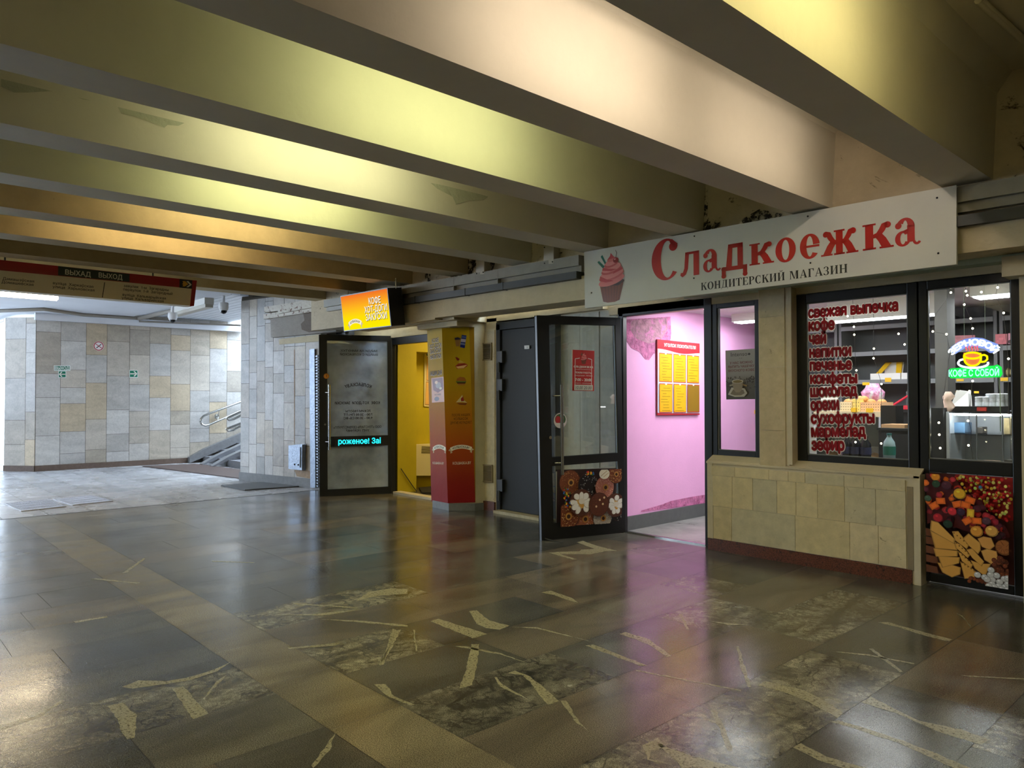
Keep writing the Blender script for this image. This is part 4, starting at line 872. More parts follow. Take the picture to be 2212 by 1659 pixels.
etext('вуліца  Харкаўская', 505, 595, 892, 626, 26, DK_); etext('улица  Харьковская', 502, 630, 902, 660, 26, DK_)
etext('завулак  1-ы  Загарадны', 1182, 622, 1610, 656, 26, DK_); etext('переулок  1-й  Загородный', 1178, 655, 1648, 694, 26, DK_)
etext('вуліца  Кальварыйская', 1170, 706, 1585, 738, 26, DK_); etext('улица  Кальварийская', 1162, 737, 1564, 764, 26, DK_)
a = ec.uv(*z5(1000, 575)); b = ec.uv(*z5(978, 720)); ec.line([a, b], .008, DK_); ec.mb.build('divider_line', VINYL, er); ec.fresh()
q = [ec.uv(*z5(*t)) for t in ((1780, 565), (1800, 563), (1832, 598), (1800, 622), (1780, 620), (1812, 596))]; ec.poly(q, WG)
q = [ec.uv(*z5(*t)) for t in ((1742, 565), (1768, 562), (1800, 593), (1765, 615), (1742, 612), (1752, 600), (1740, 590), (1752, 580))]; ec.poly(q, rgb(206, 150, 40))
ec.mb.build('arrow_print', VINYL, er)
for yy in (.2, 1.6):
    s = MB(); s.tube([(XS-.08, ec.o.y+yy, ec.o.z+.25), (XS-.08, ec.o.y+yy, 2.95)], .008, 8); s.build('hanger', DARKDOOR, er)
# ------------------------------------------------------------------ small signs on the far wall
FARN = (A2-A1).normalized(); FN = Vector((FARN.y, -FARN.x, 0)); FP = vplane(A1+FN*.018, A2+FN*.018)
GRN = rgb(0, 112, 84)
c = Card(FP, (116.5, 789.5), (152, 789.5), (152, 801), (116.5, 801)); c.r(0, 0, c.w, c.h, rgb(226, 232, 228)); c.r(.012, .012, c.w-.012, c.h-.012, GRN); c.text('ВЫХОД', c.w/2, c.h*.22, c.h*.56, rgb(238, 240, 236), c.w*.86, .02); c.slab(.012, rgb(200, 205, 200))
tag(c.mb.build('exit_word_sign', PRINT), 'green plate reading ВЫХОД above the left-pointing arrow', 'sign')
for (x0, x1, y0, y1, dr, lb) in ((126, 143, 801, 816, -1, 'square green arrow sign pointing left under the word plate'), (279.5, 298, 799.5, 815.5, 1, 'square green arrow sign pointing right, alone on the far tiles')):
    c = Card(FP, (x0, y0), (x1, y0), (x1, y1), (x0, y1)); c.r(0, 0, c.w, c.h, rgb(220, 228, 222)); c.r(.01, .01, c.w-.01, c.h-.01, GRN)
    f = lambda pts: [((.5+dr*(x-.5))*c.w, y*c.h) for x, y in pts]
    c.poly(f([(.1, .44), (.7, .44), (.7, .56), (.1, .56)]), WHT); c.poly(f([(.48, .82), (.62, .86), (.92, .5), (.62, .14), (.48, .18), (.76, .5)]), WHT); c.slab(.01, rgb(200, 205, 200))
    tag(c.mb.build('arrow_sign', PRINT), lb, 'sign', 'green arrow signs')
c = Card(FP, (202, 736.5), (225, 736.5), (225, 758.5), (202, 758.5)); R = c.w/2
c.e(R, c.h/2, R, R, rgb(236, 232, 232), 32); c.e(R, c.h/2, R*.95, R*.95, rgb(170, 30, 46), 32); c.e(R, c.h/2, R*.78, R*.78, rgb(232, 224, 224), 32)
c.line([(R*.55, c.h*.3), (R*1.5, c.h*.68)], R*.16, rgb(40, 34, 34)); c.line([(R*.42, c.h*.72), (R*1.58, c.h*.28)], R*.14, rgb(170, 30, 46))
tag(c.mb.build('no_smoking_sign', PRINT), 'small round red and white no smoking sticker on the far wall', 'sign')
# ------------------------------------------------------------------ hand rails on the stairs
def rail(X, pts, lab, br=None, n2=None):
    P = [PX(x, y, X) for x, y in pts]
    r = thing('handrail', lab, 'handrail', P[len(P)//2], 'stair handrails'); b = MB(); b.tube(P, .024, 10); b.build('rail', STEEL, r)
    if br:
        q = PX(*br, X); k = MB(); k.lathe((0, 0, 0), [(.05, 0), (.05, .012)], 16); k = MB()
        k.tube([q+Vector((-.10, 0, 0)), q+Vector((-.085, 0, 0))], .055, 16); k.tube([q+Vector((-.09, 0, 0)), q+Vector((-.03, 0, 0)), q+Vector((0, .02, .16))], .01, 8); k.tube([q+Vector((-.03, 0, 0)), q+Vector((0, -.02, -.09))], .01, 8); k.build('bracket', STEEL, r)
    if n2:
        k = MB(); a = PX(*n2, X); k.tube([a, Vector((a.x, a.y, .5))], .022, 10); k.build('post', STEEL, r)
rail(-15.88, [(640, 820), (519, 868.5), (450, 894), (440, 898.5), (434, 905), (433, 911), (436, 917), (443, 919.5), (452, 917.5), (519, 888), (640, 838)], 'steel double handrail with a looped end on the far wall', (472, 900))
RA = [[(640, 836), (519, 890), (497, 900), (489, 904.5), (494, 906.5), (505, 905), (519, 898), (640, 845)], [(640, 862), (519, 915), (496, 924), (488, 928), (493, 930.5), (503, 929), (519, 921), (640, 872)]]
r = thing('handrail', 'steel stair rail with two looped ends nearer the tiled corner', 'handrail', PX(519, 900, -14.1), 'stair handrails')
for pts in RA: b = MB(); b.tube([PX(x, y, -14.1) for x, y in pts], .024, 10); b.build('rail', STEEL, r)
a_ = PX(560, 868, -14.1); b = MB(); b.tube([a_, Vector((a_.x, a_.y, .35))], .022, 10); b.build('post', STEEL, r)
# ------------------------------------------------------------------ floor grates and mats
GRS = mat('grate_steel', rgb(200, 200, 206), .45, .25)
def bil(P, u, v): return (P[0]*(1-u)+P[1]*u)*(1-v)+(P[3]*(1-u)+P[2]*u)*v
def grate(px, nu, nv, lab, name='floor_grate'):
    P = [PZ(x, y, .002) for x, y in px]; r = thing(name, lab, 'grate', sum(P, Vector())/4, 'steel floor grates')
    d = MB(); d.quad(P); d.build('pit', SLIT, r)
    f = MB()
    def bar(u0, v0, u1, v1, mb): mb.hexa([bil(P, u0, v0), bil(P, u1, v0), bil(P, u1, v1), bil(P, u0, v1)], (0, 0, .008))
    bar(0, 0, 1, .05, f); bar(0, .95, 1, 1, f); bar(0, .05, .03, .95, f); bar(.97, .05, 1, .95, f); f.build('frame', GRS, r)
    g = MB()
    for k in range(nu): u = (k+.5)/nu; bar(u-.16/nu, .05, u+.16/nu, .95, g)
    for k in range(1, nv): v = k/nv; bar(.03, v-.012, .97, v+.012, g)
    g.build('grating', GRS, r)
def zg(x, y): return .2532*x, 780+.2532*y
grate([zg(180, 1283), zg(565, 1243), zg(425, 1178), zg(30, 1217)], 26, 4, 'left one of two barred steel grates in the passage floor')
grate([zg(620, 1232), zg(965, 1196), zg(780, 1145), zg(450, 1180)], 24, 4, 'right one of two barred steel grates in the passage floor')
def matt(px, lab, name, col, n):
    P = [PZ(x, y, .001) for x, y in px]; r = thing(name, lab, 'mat', sum(P, Vector())/4); b = MB(); b.hexa(P, (0, 0, .012)); b.build('backing', mat(name+'_back', shade(col, .6), .8), r)
    g = MB()
    for k in range(n): u = (k+.5)/n; g.hexa([bil(P, u-.28/n, .01)+Vector((0, 0, .012)), bil(P, u+.28/n, .01)+Vector((0, 0, .012)), bil(P, u+.28/n, .99)+Vector((0, 0, .012)), bil(P, u-.28/n, .99)+Vector((0, 0, .012))], (0, 0, .005))
    g.build('ribs', mat(name+'_rib', col, .6), r)
matt([(529, 1060), (652, 1051.5), (583, 1041), (477, 1050)], 'grey checkered rubber mat on the floor by the tiled wall corner', 'rubber_mat', rgb(104, 106, 108), 40)
matt([(555, 1039), (520, 1016), (420, 1003), (308, 1008)], 'brown ribbed mat at the foot of the far stairs', 'stair_mat', rgb(104, 88, 82), 26)
# ------------------------------------------------------------------ passage ceiling fittings
def domecam(px, py, z, lab):
    p = PZ(px, py, z); r = thing('dome_camera', lab, 'camera', p, 'dome cameras'); b = MB(); b.lathe(p, [(.02, .42), (.02, .13), (.07, .12), (.075, .05), (.06, .0), (.0, -.0)], 16); b.build('camera_body', mat('camera_white', rgb(226, 228, 230), .4), r)
    d = MB(); d.ball(p, .052, 12); d.build('dome', mat('camera_dome', rgb(12, 12, 14), .1), r)
domecam(373, 691, 2.66, 'white dome security camera at the left end of the dead lamp'); domecam(483, 671, 2.70, 'white dome security camera nearest the tiled corner')
a, b_ = PZ(378, 684, 2.78), PZ(452, 664, 2.78); r = thing('ceiling_lamp', 'unlit long grey lamp fitting between the two dome cameras', 'lamp', (a+b_)/2)
m = MB(); d_ = (b_-a).normalized(); sd = Vector((d_.y, -d_.x, 0))*.06; m.hexa([a-sd, b_-sd, b_+sd, a+sd], (0, 0, .05)); m.build('diffuser', mat('lamp_diffuser', rgb(176, 170, 156), .4), r)
m = MB(); m.hexa([a-sd*1.2+Vector((0, 0, .05)), b_-sd*1.2+Vector((0, 0, .05)), b_+sd*1.2+Vector((0, 0, .05)), a+sd*1.2+Vector((0, 0, .05))], (0, 0, .1)); m.build('housing', HOUS, r)
m = MB(); m.tube([PZ(0, 672, 2.9), PZ(95, 668, 2.9), PZ(180, 680, 2.9), PZ(300, 688, 2.9)], .03, 8); m.tube([PZ(300, 688, 2.9), PZ(360, 674, 2.9), PZ(440, 652, 2.9)], .04, 8); m.tube([PZ(300, 694, 2.88), PZ(520, 703, 2.88)], .018, 8)
tag(m.build('ceiling_conduit', mat('grey_conduit', rgb(140, 134, 124), .6)), 'grey conduit run along the edge of the white passage ceiling', 'conduit')
# ------------------------------------------------------------------ kiosk: opening, frame, interior
m = MB(); m.box(-7.40, -6.75, 5.86, 6.3, 0, 2.4); m.box(-6.8, -4.95, 6.1, 6.3, 0, 2.7); m.box(-6.8, -4.95, 5.8, 6.2, 2.26, 2.4); m.box(-9.9, -7.3, 5.80, 6.1, 2.20, 2.42); struct(m.build('wall_kiosk', PLASTER))
r = sroot('trim_7', (-8.1, 5.87, 2.1)); b = MB(); b.box(-9.9, -8.86, 5.81, 5.9, 0, 2.25); b.box(-8.97, -7.38, 5.82, 5.9, 2.10, 2.20); b.box(-7.44, -7.38, 5.83, 5.9, 0, 2.2); b.build('door_frame', BLACK, r, bevel=.004)
m = MB(); m.box(-9.05, -8.84, 5.9, 6.22, 0, 2.6, 0); m.box(-9.3, -9.18, 6.22, 9.0, 0, 2.6); m.box(-9.3, -6.6, 9.0, 9.1, 0, 2.6); m.box(-6.75, -6.65, 6.3, 9.1, 0, 2.6); m.box(-9.18, -8.84, 6.22, 7.2, 2.02, 2.6)
struct(m.build('wall_kiosk_inner', YELLOW))
m = MB(); m.box(-9.3, -6.6, 5.9, 9.1, 2.6, 2.7); struct(m.build('ceiling_kiosk', YELLOW))
emis('kiosk_panel', (1, .76, .3), 14)
r = thing('ceiling_light', 'warm light panel on the kiosk ceiling', 'lamp', (-8.0, 7.2, 2.55)); m = MB(); m.box(-8.4, -7.6, 6.7, 7.7, 2.575, 2.6); m.build('frame', HOUS, r); m = MB(); m.box(-8.35, -7.65, 6.75, 7.65, 2.56, 2.574); m.build('diffuser', MATS['kiosk_panel'], r)
m = MB(); m.box(-8.84, -7.44, 5.82, 5.95, 0, .03); struct(m.build('trim_8', PLASTER))
# heater
HP = Plane((-9.06, 0, 0), (1, 0, 0)); c = Card(HP, (898, 962), (950, 960), (950, 1026), (900, 1026)); c.slab(.10, rgb(226, 214, 176))
r = thing('wall_heater', 'cream electric wall heater inside the yellow kiosk', 'heater', c.pt(c.w/2, 0)); c.mb.build('heater_body', mat('heater_cream', rgb(226, 216, 184), .4), r, bevel=.01)
m = MB()
for k in range(7): m.hexa([c.pt(c.w*.14, c.h*(.94-.035*k), .001), c.pt(c.w*.95, c.h*(.94-.035*k), .001), c.pt(c.w*.95, c.h*(.925-.035*k), .001), c.pt(c.w*.14, c.h*(.925-.035*k), .001)], c.n*.002)
m.build('vent_slots', SLIT, r)
HB = Plane((-9.165, 0, 0), (1, 0, 0)); c = Card(HB, (917, 762), (950, 758), (950, 880), (916, 878)); c.r(0, 0, c.w, c.h, rgb(236, 220, 180)); c.r(0, c.h*.92, c.w, c.h, rgb(40, 90, 30)); c.text('УГОЛОК ПОКУПАТЕЛЯ', c.w/2, c.h*.935, c.h*.04, WHT, c.w*.9, .02)
for r0 in (.47, .03):
    for k in range(3): c.r(c.w*(.05+k*.32), c.h*r0, c.w*(.33+k*.32), c.h*(r0+.42), rgb(120, 60, 30)); c.r(c.w*(.065+k*.32), c.h*(r0+.01), c.w*(.315+k*.32), c.h*(r0+.41), rgb(238, 190, 120))
c.slab(.012, rgb(220, 210, 180)); tag(c.mb.build('notice_board', PRINT), 'notice board with green heading inside the yellow kiosk', 'notice board')
P = [PZ(905, 1051, .03), PZ(950, 1048, .03), PZ(950, 1062, .03), PZ(912, 1062, .03)]; m = MB(); m.hexa([p.xy.to_3d() for p in P], (0, 0, .02))
tag(m.build('door_mat', mat('black_rubber', rgb(30, 26, 22), .8)), 'black ribbed doormat just inside the kiosk', 'mat')
m = MB(); m.tube([PX(866, 1012, -8.83), PX(880, 1033, -8.83), PX(893, 1052, -8.83), PX(901, 1062, -8.83)], .006, 6); tag(m.build('cable', DUCT), 'thin black cable running down the kiosk side wall to the doormat', 'cable')
# kiosk door leaf
KDP = vplane((-9.25, 4.915), (-8.855, 5.83))
kc, kdoor, kg = leaf('door_2', KDP, 0, 0, (690.5, 721.5), (851, 728), (856, 1066), (691.5, 1074.5), ((707, 1058), (838, 737)), ((708, 965), (708, 944)), 'open black aluminium glass door of the yellow kiosk', FROST_REFL)
pull(kc, kdoor, 710.5, 831, 711, 971, (848, 954))
u, v = kc.uv(702, 917); b = MB(); b.tube([kc.pt(u, v, 0), kc.pt(u, v, .015)], .015, 10); b.build('lock', STEEL, kdoor)
c = Card(KDP, (699, 806), (711, 806), (711, 819), (699, 819)); c.e(c.w/2, c.h/2, c.w/2, c.w/2, rgb(206, 130, 40), 24); c.e(c.w/2, c.h/2, c.w*.36, c.w*.36, rgb(226, 160, 60), 24); c.r(c.w*.45, c.h*.3, c.w*.55, c.h*.75, rgb(150, 30, 20))
tag(c.mb.build('round_sticker', PRINT), 'small round orange sticker on the stile of the kiosk door', 'sticker')
c = Card(KDP, (722, 945), (824, 943), (824, 962.5), (722, 965)); r = thing('led_ticker', 'black LED ticker with cyan scrolling letters across the kiosk door', 'LED display', c.pt(c.w/2, 0))
m = MB(); m.hexa([c.P[3]-c.n*0, c.P[2], c.P[1], c.P[0]], c.n*.02); m.build('casing', BLACK, r)
emis('led_cyan', (.02, .85, 1.0), 1.1, False); c.fresh(); c.text('роженое! Заі', c.w*.53, c.h*.28, c.h*.60, (1, 1, 1), c.w*.90, .025, d=.0215); c.mb.build('lettering', MATS['led_cyan'], r)
INK = rgb(28, 28, 30)
c = Card(KDP, (715, 750), (838, 752), (838, 940), (715, 943)); c.o = c.o-c.n*.018
kr = thing('door_lettering', 'black lettering read from behind on the kiosk door glass', 'lettering', c.pt(c.w/2, c.h*.3))
def ktext(t, px, py_, h, w, b=.01): u, v = c.uv(px, py_); c.fresh(); c.text(t, u, v, h, INK, w, b, mirror=True); c.mb.build('lettering', VINYL, kr)
ktext('ЗАЙДИ НА МИНУТКУ,', 776, 760, .030, .52); ktext('ВЫЙДИ С КОЛБАСКОЙ', 776, 768, .030, .52); ktext('КОФЕ  ХОТ-ДОГИ  ЗАКУСКИ', 773, 873, .036, .62, .02)
ktext('РЕЖИМ РАБОТЫ', 774, 890.5, .032, .34); ktext('7.00 - 20.00 ПН-ПТ', 774, 898, .032, .40); ktext('9.00 - 20.00 СБ-ВС', 774, 905.5, .032, .40); ktext('ООО «ТЕКСТИЛЬ СЕРВИС ГРУПП»', 773, 925, .032, .66); ktext('УНП 192974487', 773, 932.5, .032, .32)
c.fresh(); u, v = c.uv(774, 840); c.text('КОЛБАСКА.BY', u, v+.04, .045, INK, .36, .02, mirror=True, arc=.5)
c.mb.build('lettering', VINYL, kr)
# lightbox over the kiosk
T_l, T_r = PY(735.3, 640, 4.84), PY(836.5, 621.8, 4.84); B_l = PX(744.1, 715.5, T_l.x); B_r = PX(844, 703.8, T_r.x); B_r.y = B_l.y = (B_l.y+B_r.y)/2
c = Card.rect(B_l, T_r-T_l, T_l-B_l, (T_r-T_l).length, ((T_l-B_l).length+(T_r-B_r).length)/2); c.P = [T_l, T_r, B_r, B_l]
c.pl = Plane(B_l, c.n); r = thing('lightbox', 'bright orange and yellow lit box sign hanging over the kiosk door', 'lightbox sign', c.pt(c.w/2, 0))
m = MB(); m.hexa([B_l, B_r, T_r, T_l], -c.n*.20); m.build('case', BLACK, r, bevel=.004)
c.grad(.008, .008, c.w-.008, c.h-.008, [(0, rgb(250, 236, 0)), (.35, rgb(255, 222, 10)), (.6, rgb(255, 186, 30)), (1, rgb(240, 112, 40))])
def lt(t, px, py_, h, w):
    u, v = c.uv(px, py_)
    c.text(t, u+.007, v-.007, h, rgb(96, 70, 20), w, .018); c.text(t, u, v, h, rgb(252, 250, 235), w, .012)
lt('КОФЕ', 810, 654, .08, .27); lt('ХОТ-ДОГИ', 812, 671.5, .08, .51); lt('ЗАКУСКИ', 813, 688.5, .08, .48)
def ribbon(c, u, v, w, txt, mir=False):
    R = w*.9; d0 = c.lay(); N = 12
    def arcp(a, rr): return (u+rr*math.sin(a), v-R+rr*math.cos(a))
    am = w*.42/R; h = w*.16
    for s in (-1, 1): c.poly([arcp(s*am, R-.02), arcp(s*am*1.25, R-.06*w), arcp(s*am*1.12, R+.02*w), arcp(s*am*1.25, R+.10*w), arcp(s*am, R+h-.03*w)], rgb(200, 186, 150))
    c.poly([arcp(-am+2*am*i/N, R) for i in range(N+1)]+[arcp(am-2*am*i/N, R+h) for i in range(N+1)], rgb(246, 238, 214))
    c.text(txt, u, v+h*.24, h*.52, rgb(40, 30, 20), w*.70, .025, arc=R)
u, v = c.uv(767, 694); ribbon(c, u, v-.02, .34, 'КОЛБАСКА.BY')
c.mb.build('lit_face', LIT, r)
for x, y in ((752, 634), (855, 618)):
    q = PY(x, y, c.P[0].y+.09); s = MB(); s.tube([q-Vector((0, 0, .03)), Vector((q.x, q.y, 2.78))], .006, 6); s.build('chain', STEEL, r)
# ------------------------------------------------------------------ banner-wrapped pillar
m = MB(); PB = [(-7.40, 5.47), (-7.06, 5.45), (-6.85, 5.67), (-6.80, 5.88), (-7.40, 5.88)]; m.prism(PB, 0, 2.28); m.prism([(-7.41, 5.455), (-7.055, 5.435), (-6.835, 5.66), (-6.79, 5.86), (-7.41, 5.86)], 0, .085, 1)
m.hexa([(-7.75, 5.30, 2.26), (-6.78, 5.30, 2.26), (-6.78, 5.9, 2.26), (-7.75, 5.9, 2.26)], (0, 0, .08)); m.hexa([(-7.6, 5.36, 2.20), (-6.85, 5.40, 2.20), (-6.85, 5.9, 2.20), (-7.6, 5.9, 2.20)], (0, 0, .07))
struct(m.build('pillar', [PLASTER, GREYSTONE]))
BP1 = vplane((-7.40, 5.462), (-7.06, 5.442)); BP2 = vplane((-7.055, 5.443), (-6.843, 5.665))
b1 = Card(BP1, (930, 711), (965.5, 708), (967.5, 1087), (932, 1083)); b2 = Card(BP2, (965.5, 708), (1024, 707), (1027, 1085), (967.5, 1087))
GR = [(0, rgb(136, 24, 26)), (.12, rgb(140, 36, 24)), (.3, rgb(160, 66, 20)), (.5, rgb(176, 110, 14)), (.7, rgb(178, 140, 14)), (1, rgb(178, 148, 18))]
br_ = thing('advert_banner', 'glossy yellow to red banner wrapped around the pillar beside the kiosk', 'banner', (-7.1, 5.5, .09))
BANNER = mat('glossy_banner', rough=.5, spec=.12, attr=True, bump=(6, .25), noise=(5, .05))
INKO = rgb(60, 44, 16); WB = rgb(226, 214, 190)
for c, ww in ((b1, b1.w), (b2, b2.w)):
    c.grad(0, 0, c.w, c.h, GR); c.slab(.004, rgb(150, 110, 20))
def bt(c, t, px, py_, h, w, col=INKO, b=.03, out=True):
    u, v = c.uv(px, py_)
    if c is b1: u = b1.w*.485
    if out: c.text(t, u, v-h*.1, h*1.05, WB, w*1.03, b+.02)
    c.text(t, u, v, h, col, w, b)
for t, y, w in (('КОФЕ', 738, .15), ('ХОТ-ДОГИ', 750, .255), ('ЗАКУСКИ', 761, .24), ('НАПИТКИ', 773, .24), ('АКЦИИ ДНЯ', 809, .255)): bt(b1, t, 946.5, y, .05, w)
bt(b1, 'KOLBASKA.BY', 950, 1003, .03, .25, WB, .01, False)
u, v = b1.uv(949, 969); ribbon(b1, u, v, .30, 'КОЛБАСКА.BY'); u, v = b2.uv(996, 969); ribbon(b2, u, v, .28, 'КОЛБАСКА.BY')
bt(b2, 'KOLBASKA.BY', 998, 1003, .034, .22, WB, .01, False)
for t, y, w in (('ПОСЛЕ НАШИХ', 899, .22), ('КОЛБАСОК', 907, .17), ('ДРУГИЕ НЕ РАДУЮТ', 915.5, .26)): bt(b2, t, 996, y, .030, w, rgb(70, 44, 12), .01, False)
def B(x, y): return b2.uv(840+.1568*x, 600+.1568*y)
def bp(pts, col): b2.poly([B(*p) for p in pts], col)
bp([(910, 840), (985, 835), (970, 945), (925, 945)], rgb(150, 110, 60)); bp([(905, 830), (950, 820), (990, 835), (985, 850), (910, 855)], rgb(44, 40, 60))
bp([(1005, 785), (1070, 795), (1045, 970), (980, 955)], rgb(30, 44, 110)); bp([(995, 840), (1062, 848), (1056, 890), (988, 882)], rgb(190, 180, 190)); bp([(1008, 800), (1066, 808), (1062, 835), (1000, 828)], rgb(70, 90, 150)); bp([(985, 895), (1055, 905), (1050, 930), (982, 920)], rgb(120, 130, 170))
bp([(915, 1095), (940, 1095), (975, 1120), (960, 1140), (940, 1140)], rgb(120, 30, 16)); bp([(970, 1130), (1050, 1170), (960, 1180)], rgb(196, 160, 60))
bp([(915, 1215), (960, 1180), (1040, 1175), (1080, 1190), (1085, 1215), (1030, 1250), (940, 1255)], rgb(150, 60, 26)); bp([(925, 1225), (1080, 1200), (1030, 1245), (950, 1250)], rgb(224, 170, 110)); bp([(935, 1205), (1060, 1185), (1040, 1200), (950, 1220)], rgb(130, 24, 14))
bp([(930, 1420), (940, 1385), (980, 1365), (1040, 1372), (1065, 1410), (1060, 1425)], rgb(160, 96, 34)); bp([(925, 1425), (1065, 1425), (1062, 1445), (930, 1445)], rgb(90, 110, 40)); bp([(935, 1440), (1060, 1440), (1050, 1460), (945, 1460)], rgb(70, 34, 18)); bp([(940, 1458), (1058, 1458), (1040, 1482), (960, 1480)], rgb(170, 110, 44))
def B2(x, y): return b2.uv(840+.1628*x, 840+.1628*y)
b2.poly([B2(*p) for p in ((890, 180), (975, 80), (985, 140), (1040, 185), (960, 175))], rgb(216, 190, 130)); b2.poly([B2(*p) for p in ((900, 190), (1040, 188), (1020, 215), (940, 210))], rgb(120, 60, 30)); b2.poly([B2(*p) for p in ((955, 130), (985, 100), (1000, 160), (960, 165))], rgb(150, 40, 30))
b1.mb.build('banner_face', BANNER, br_); b2.mb.build('banner_face', BANNER, br_)
c = Card(BP1, (933, 816), (960, 814), (961, 868), (934, 870)); c.o = c.o+c.n*.006; c.r(0, 0, c.w, c.h, rgb(206, 150, 120)); c.poly([(.02, c.h*.96), (c.w-.02, c.h*.97), (c.w-.02, c.h*.5), (c.w*.5, c.h*.38), (.04, c.h*.5)], rgb(104, 24, 30)); c.e(c.w*.55, c.h*.68, c.w*.22, c.h*.13, rgb(150, 140, 140), 16); c.e(c.w*.4, c.h*.8, c.w*.12, c.h*.07, rgb(226, 190, 160), 12); c.e(c.w*.72, c.h*.55, c.w*.1, c.h*.05, rgb(230, 220, 200), 12); c.text('КОФЕ', c.w*.5, c.h*.28, c.h*.06, rgb(70, 30, 40), c.w*.5, .02); c.e(c.w*.4, c.h*.14, c.w*.2, c.h*.09, rgb(70, 50, 70), 12)
c.slab(.002, rgb(210, 160, 130)); tag(c.mb.build('small_poster', PRINT), 'small dark red coffee poster stuck on the narrow side of the banner', 'poster')
# ------------------------------------------------------------------ strip with vents, grey metal door, tiles behind the shop door
m = MB(); m.box(-6.86, -6.60, 5.80, 6.1, 0, 2.3, 1)
for a, b in ((.12, .52), (.52, .92), (.92, 1.42), (1.42, 1.86), (1.86, 2.16)): m.hexa([(-6.80, 5.80, a+.002), (-6.625, 5.80, a+.002), (-6.625, 5.80, b-.002), (-6.80, 5.80, b-.002)], (0, -.01, 0), 0, jit(rgb(200, 186, 144), .06))
m.box(-5.62, -4.78, 5.88, 6.1, 0, 2.3, 1)
for u0 in (-5.60, -5.33, -5.05):
    z = .12
    while z < 2.2: h = rn.uniform(.35, .75); m.hexa([(u0+.002, 5.88, z+.002), (u0+.268, 5.88, z+.002), (u0+.268, 5.88, min(z+h, 2.25)-.002), (u0+.002, 5.88, min(z+h, 2.25)-.002)], (0, -.01, 0), 0, jit(rgb(190, 184, 160), .08)); z += h
struct(m.build('wall_strip', [BEIGETILE, PLASTER]))
m = MB(); m.box(-6.82, -6.62, 5.775, 5.83, 0, .11); m.box(-5.62, -4.78, 5.85, 5.9, 0, .11); struct(m.build('baseboard_strip', GRANITE))
DP = yplane(0, 5.80); r = sroot('door_3', (-6.1, 5.85, 0), 'dark grey metal service door with a small label')
m = MB(); m.box(-6.60, -6.53, 5.79, 5.95, 0, 2.22); m.box(-5.69, -5.62, 5.79, 5.95, 0, 2.22); m.box(-6.60, -5.62, 5.79, 5.95, 2.15, 2.24); m.build('door_frame', DARKDOOR, r, bevel=.004)
m = MB(); m.box(-6.528, -5.692, 5.815, 5.87, .035, 2.148); m.build('door_panel', DARKDOOR, r, bevel=.004)
for z in (1.83, 1.50, .32):
    m = MB(); m.box(-6.565, -6.47, 5.77, 5.82, z-.07, z+.07); m.tube([(-6.525, 5.772, z-.18), (-6.525, 5.772, z-.06)], .016, 8); m.build('hinge', mat('hinge_grey', rgb(46, 47, 46), .5), r, bevel=.004)
c = Card(DP, (1132.5, 746.5), (1143, 746), (1143, 753.5), (1133, 754)); c.r(0, 0, c.w, c.h, rgb(214, 214, 206)); c.text('218', c.w/2, c.h*.2, c.h*.6, rgb(60, 60, 60), c.w*.5); c.o = c.o+Vector((0, .0, 0)); c.slab(.003, rgb(214, 214, 206)); c.mb.build('label_plate', PRINT, r)
m = MB(); m.box(-6.55, -5.6, 5.70, 5.9, 0, .032); struct(m.build('trim_9', mat('pale_threshold', rgb(176, 164, 130), .7, noise=(14, .2))))
def vent(px, lab):
    c = Card(yplane(0, 5.772), *px); r = thing('wall_vent', lab, 'vent', c.pt(c.w/2, 0), 'wall vents'); VM = mat('vent_beige', rgb(140, 124, 92), .6)
    f = MB(); w, h = c.w, c.h; t = .012
    for a in ((0, 0, w, t), (0, h-t, w, h), (0, t, t, h-t), (w-t, t, w, h-t)): f.hexa([c.pt(a[0], a[1]), c.pt(a[2], a[1]), c.pt(a[2], a[3]), c.pt(a[0], a[3])], -c.n*.012)
    f.build('frame', VM, r); k_ = MB(); k_.hexa([c.pt(t, t, -.011), c.pt(w-t, t, -.011), c.pt(w-t, h-t, -.011), c.pt(t, h-t, -.011)], -c.n*.002); k_.build('backing', SLIT, r)
    for k in range(12):
        s = MB(); v = t+(h-2*t)*(k+.25)/12; s.hexa([c.pt(t, v, -.004), c.pt(w-t, v, -.004), c.pt(w-t, v+(h-2*t)/24, -.010), c.pt(t, v+(h-2*t)/24, -.010)], c.n*.002); s.build('slat', VM, r)
vent([(1034, 742), (1060, 740), (1060.5, 778), (1034.5, 779)], 'slatted beige vent high on the tile strip beside the metal door')
vent([(1037, 1003), (1063, 1004), (1063.5, 1043), (1037, 1041)], 'slatted beige vent low on the tile strip beside the metal door')
# ------------------------------------------------------------------ left wall fittings
LW = vplane(LA+ln*.02, LB+ln*.02)
c = Card(LW, (632, 963), (660, 960), (659.5, 1014), (632, 1011)); r = thing('electrical_box', 'dented galvanised electrical box above a rust stain on the tiled wall', 'electrical box', c.pt(c.w/2, 0))
m = MB(); m.hexa([c.P[3], c.P[2], c.P[1], c.P[0]], c.n*.07); m.build('box_body', GALV, r, bevel=.008)
m = MB(); m.hexa([c.pt(c.w*.12, c.h*.1, .07), c.pt(c.w*.88, c.h*.1, .07), c.pt(c.w*.88, c.h*.92, .07), c.pt(c.w*.12, c.h*.92, .07)], c.n*.012); m.build('cover', GALV, r, bevel=.006)
for k in (.5, .78): m = MB(); m.ball(c.pt(c.w*k, c.h*.2, .082), .014, 8); m.build('lock', SLIT, r)
m = MB()
for q in (((634, 1014), (672, 1018), (671, 1034), (652, 1031), (640, 1029)), ((634, 755), (636, 755), (635.6, 958), (634.2, 958))): m.quad([LW.at(*p)-ln*.008 for p in q])
struct(m.build('trim_10', mat('rust_stain', rgb(164, 138, 110), .7, noise=(20, .3))))
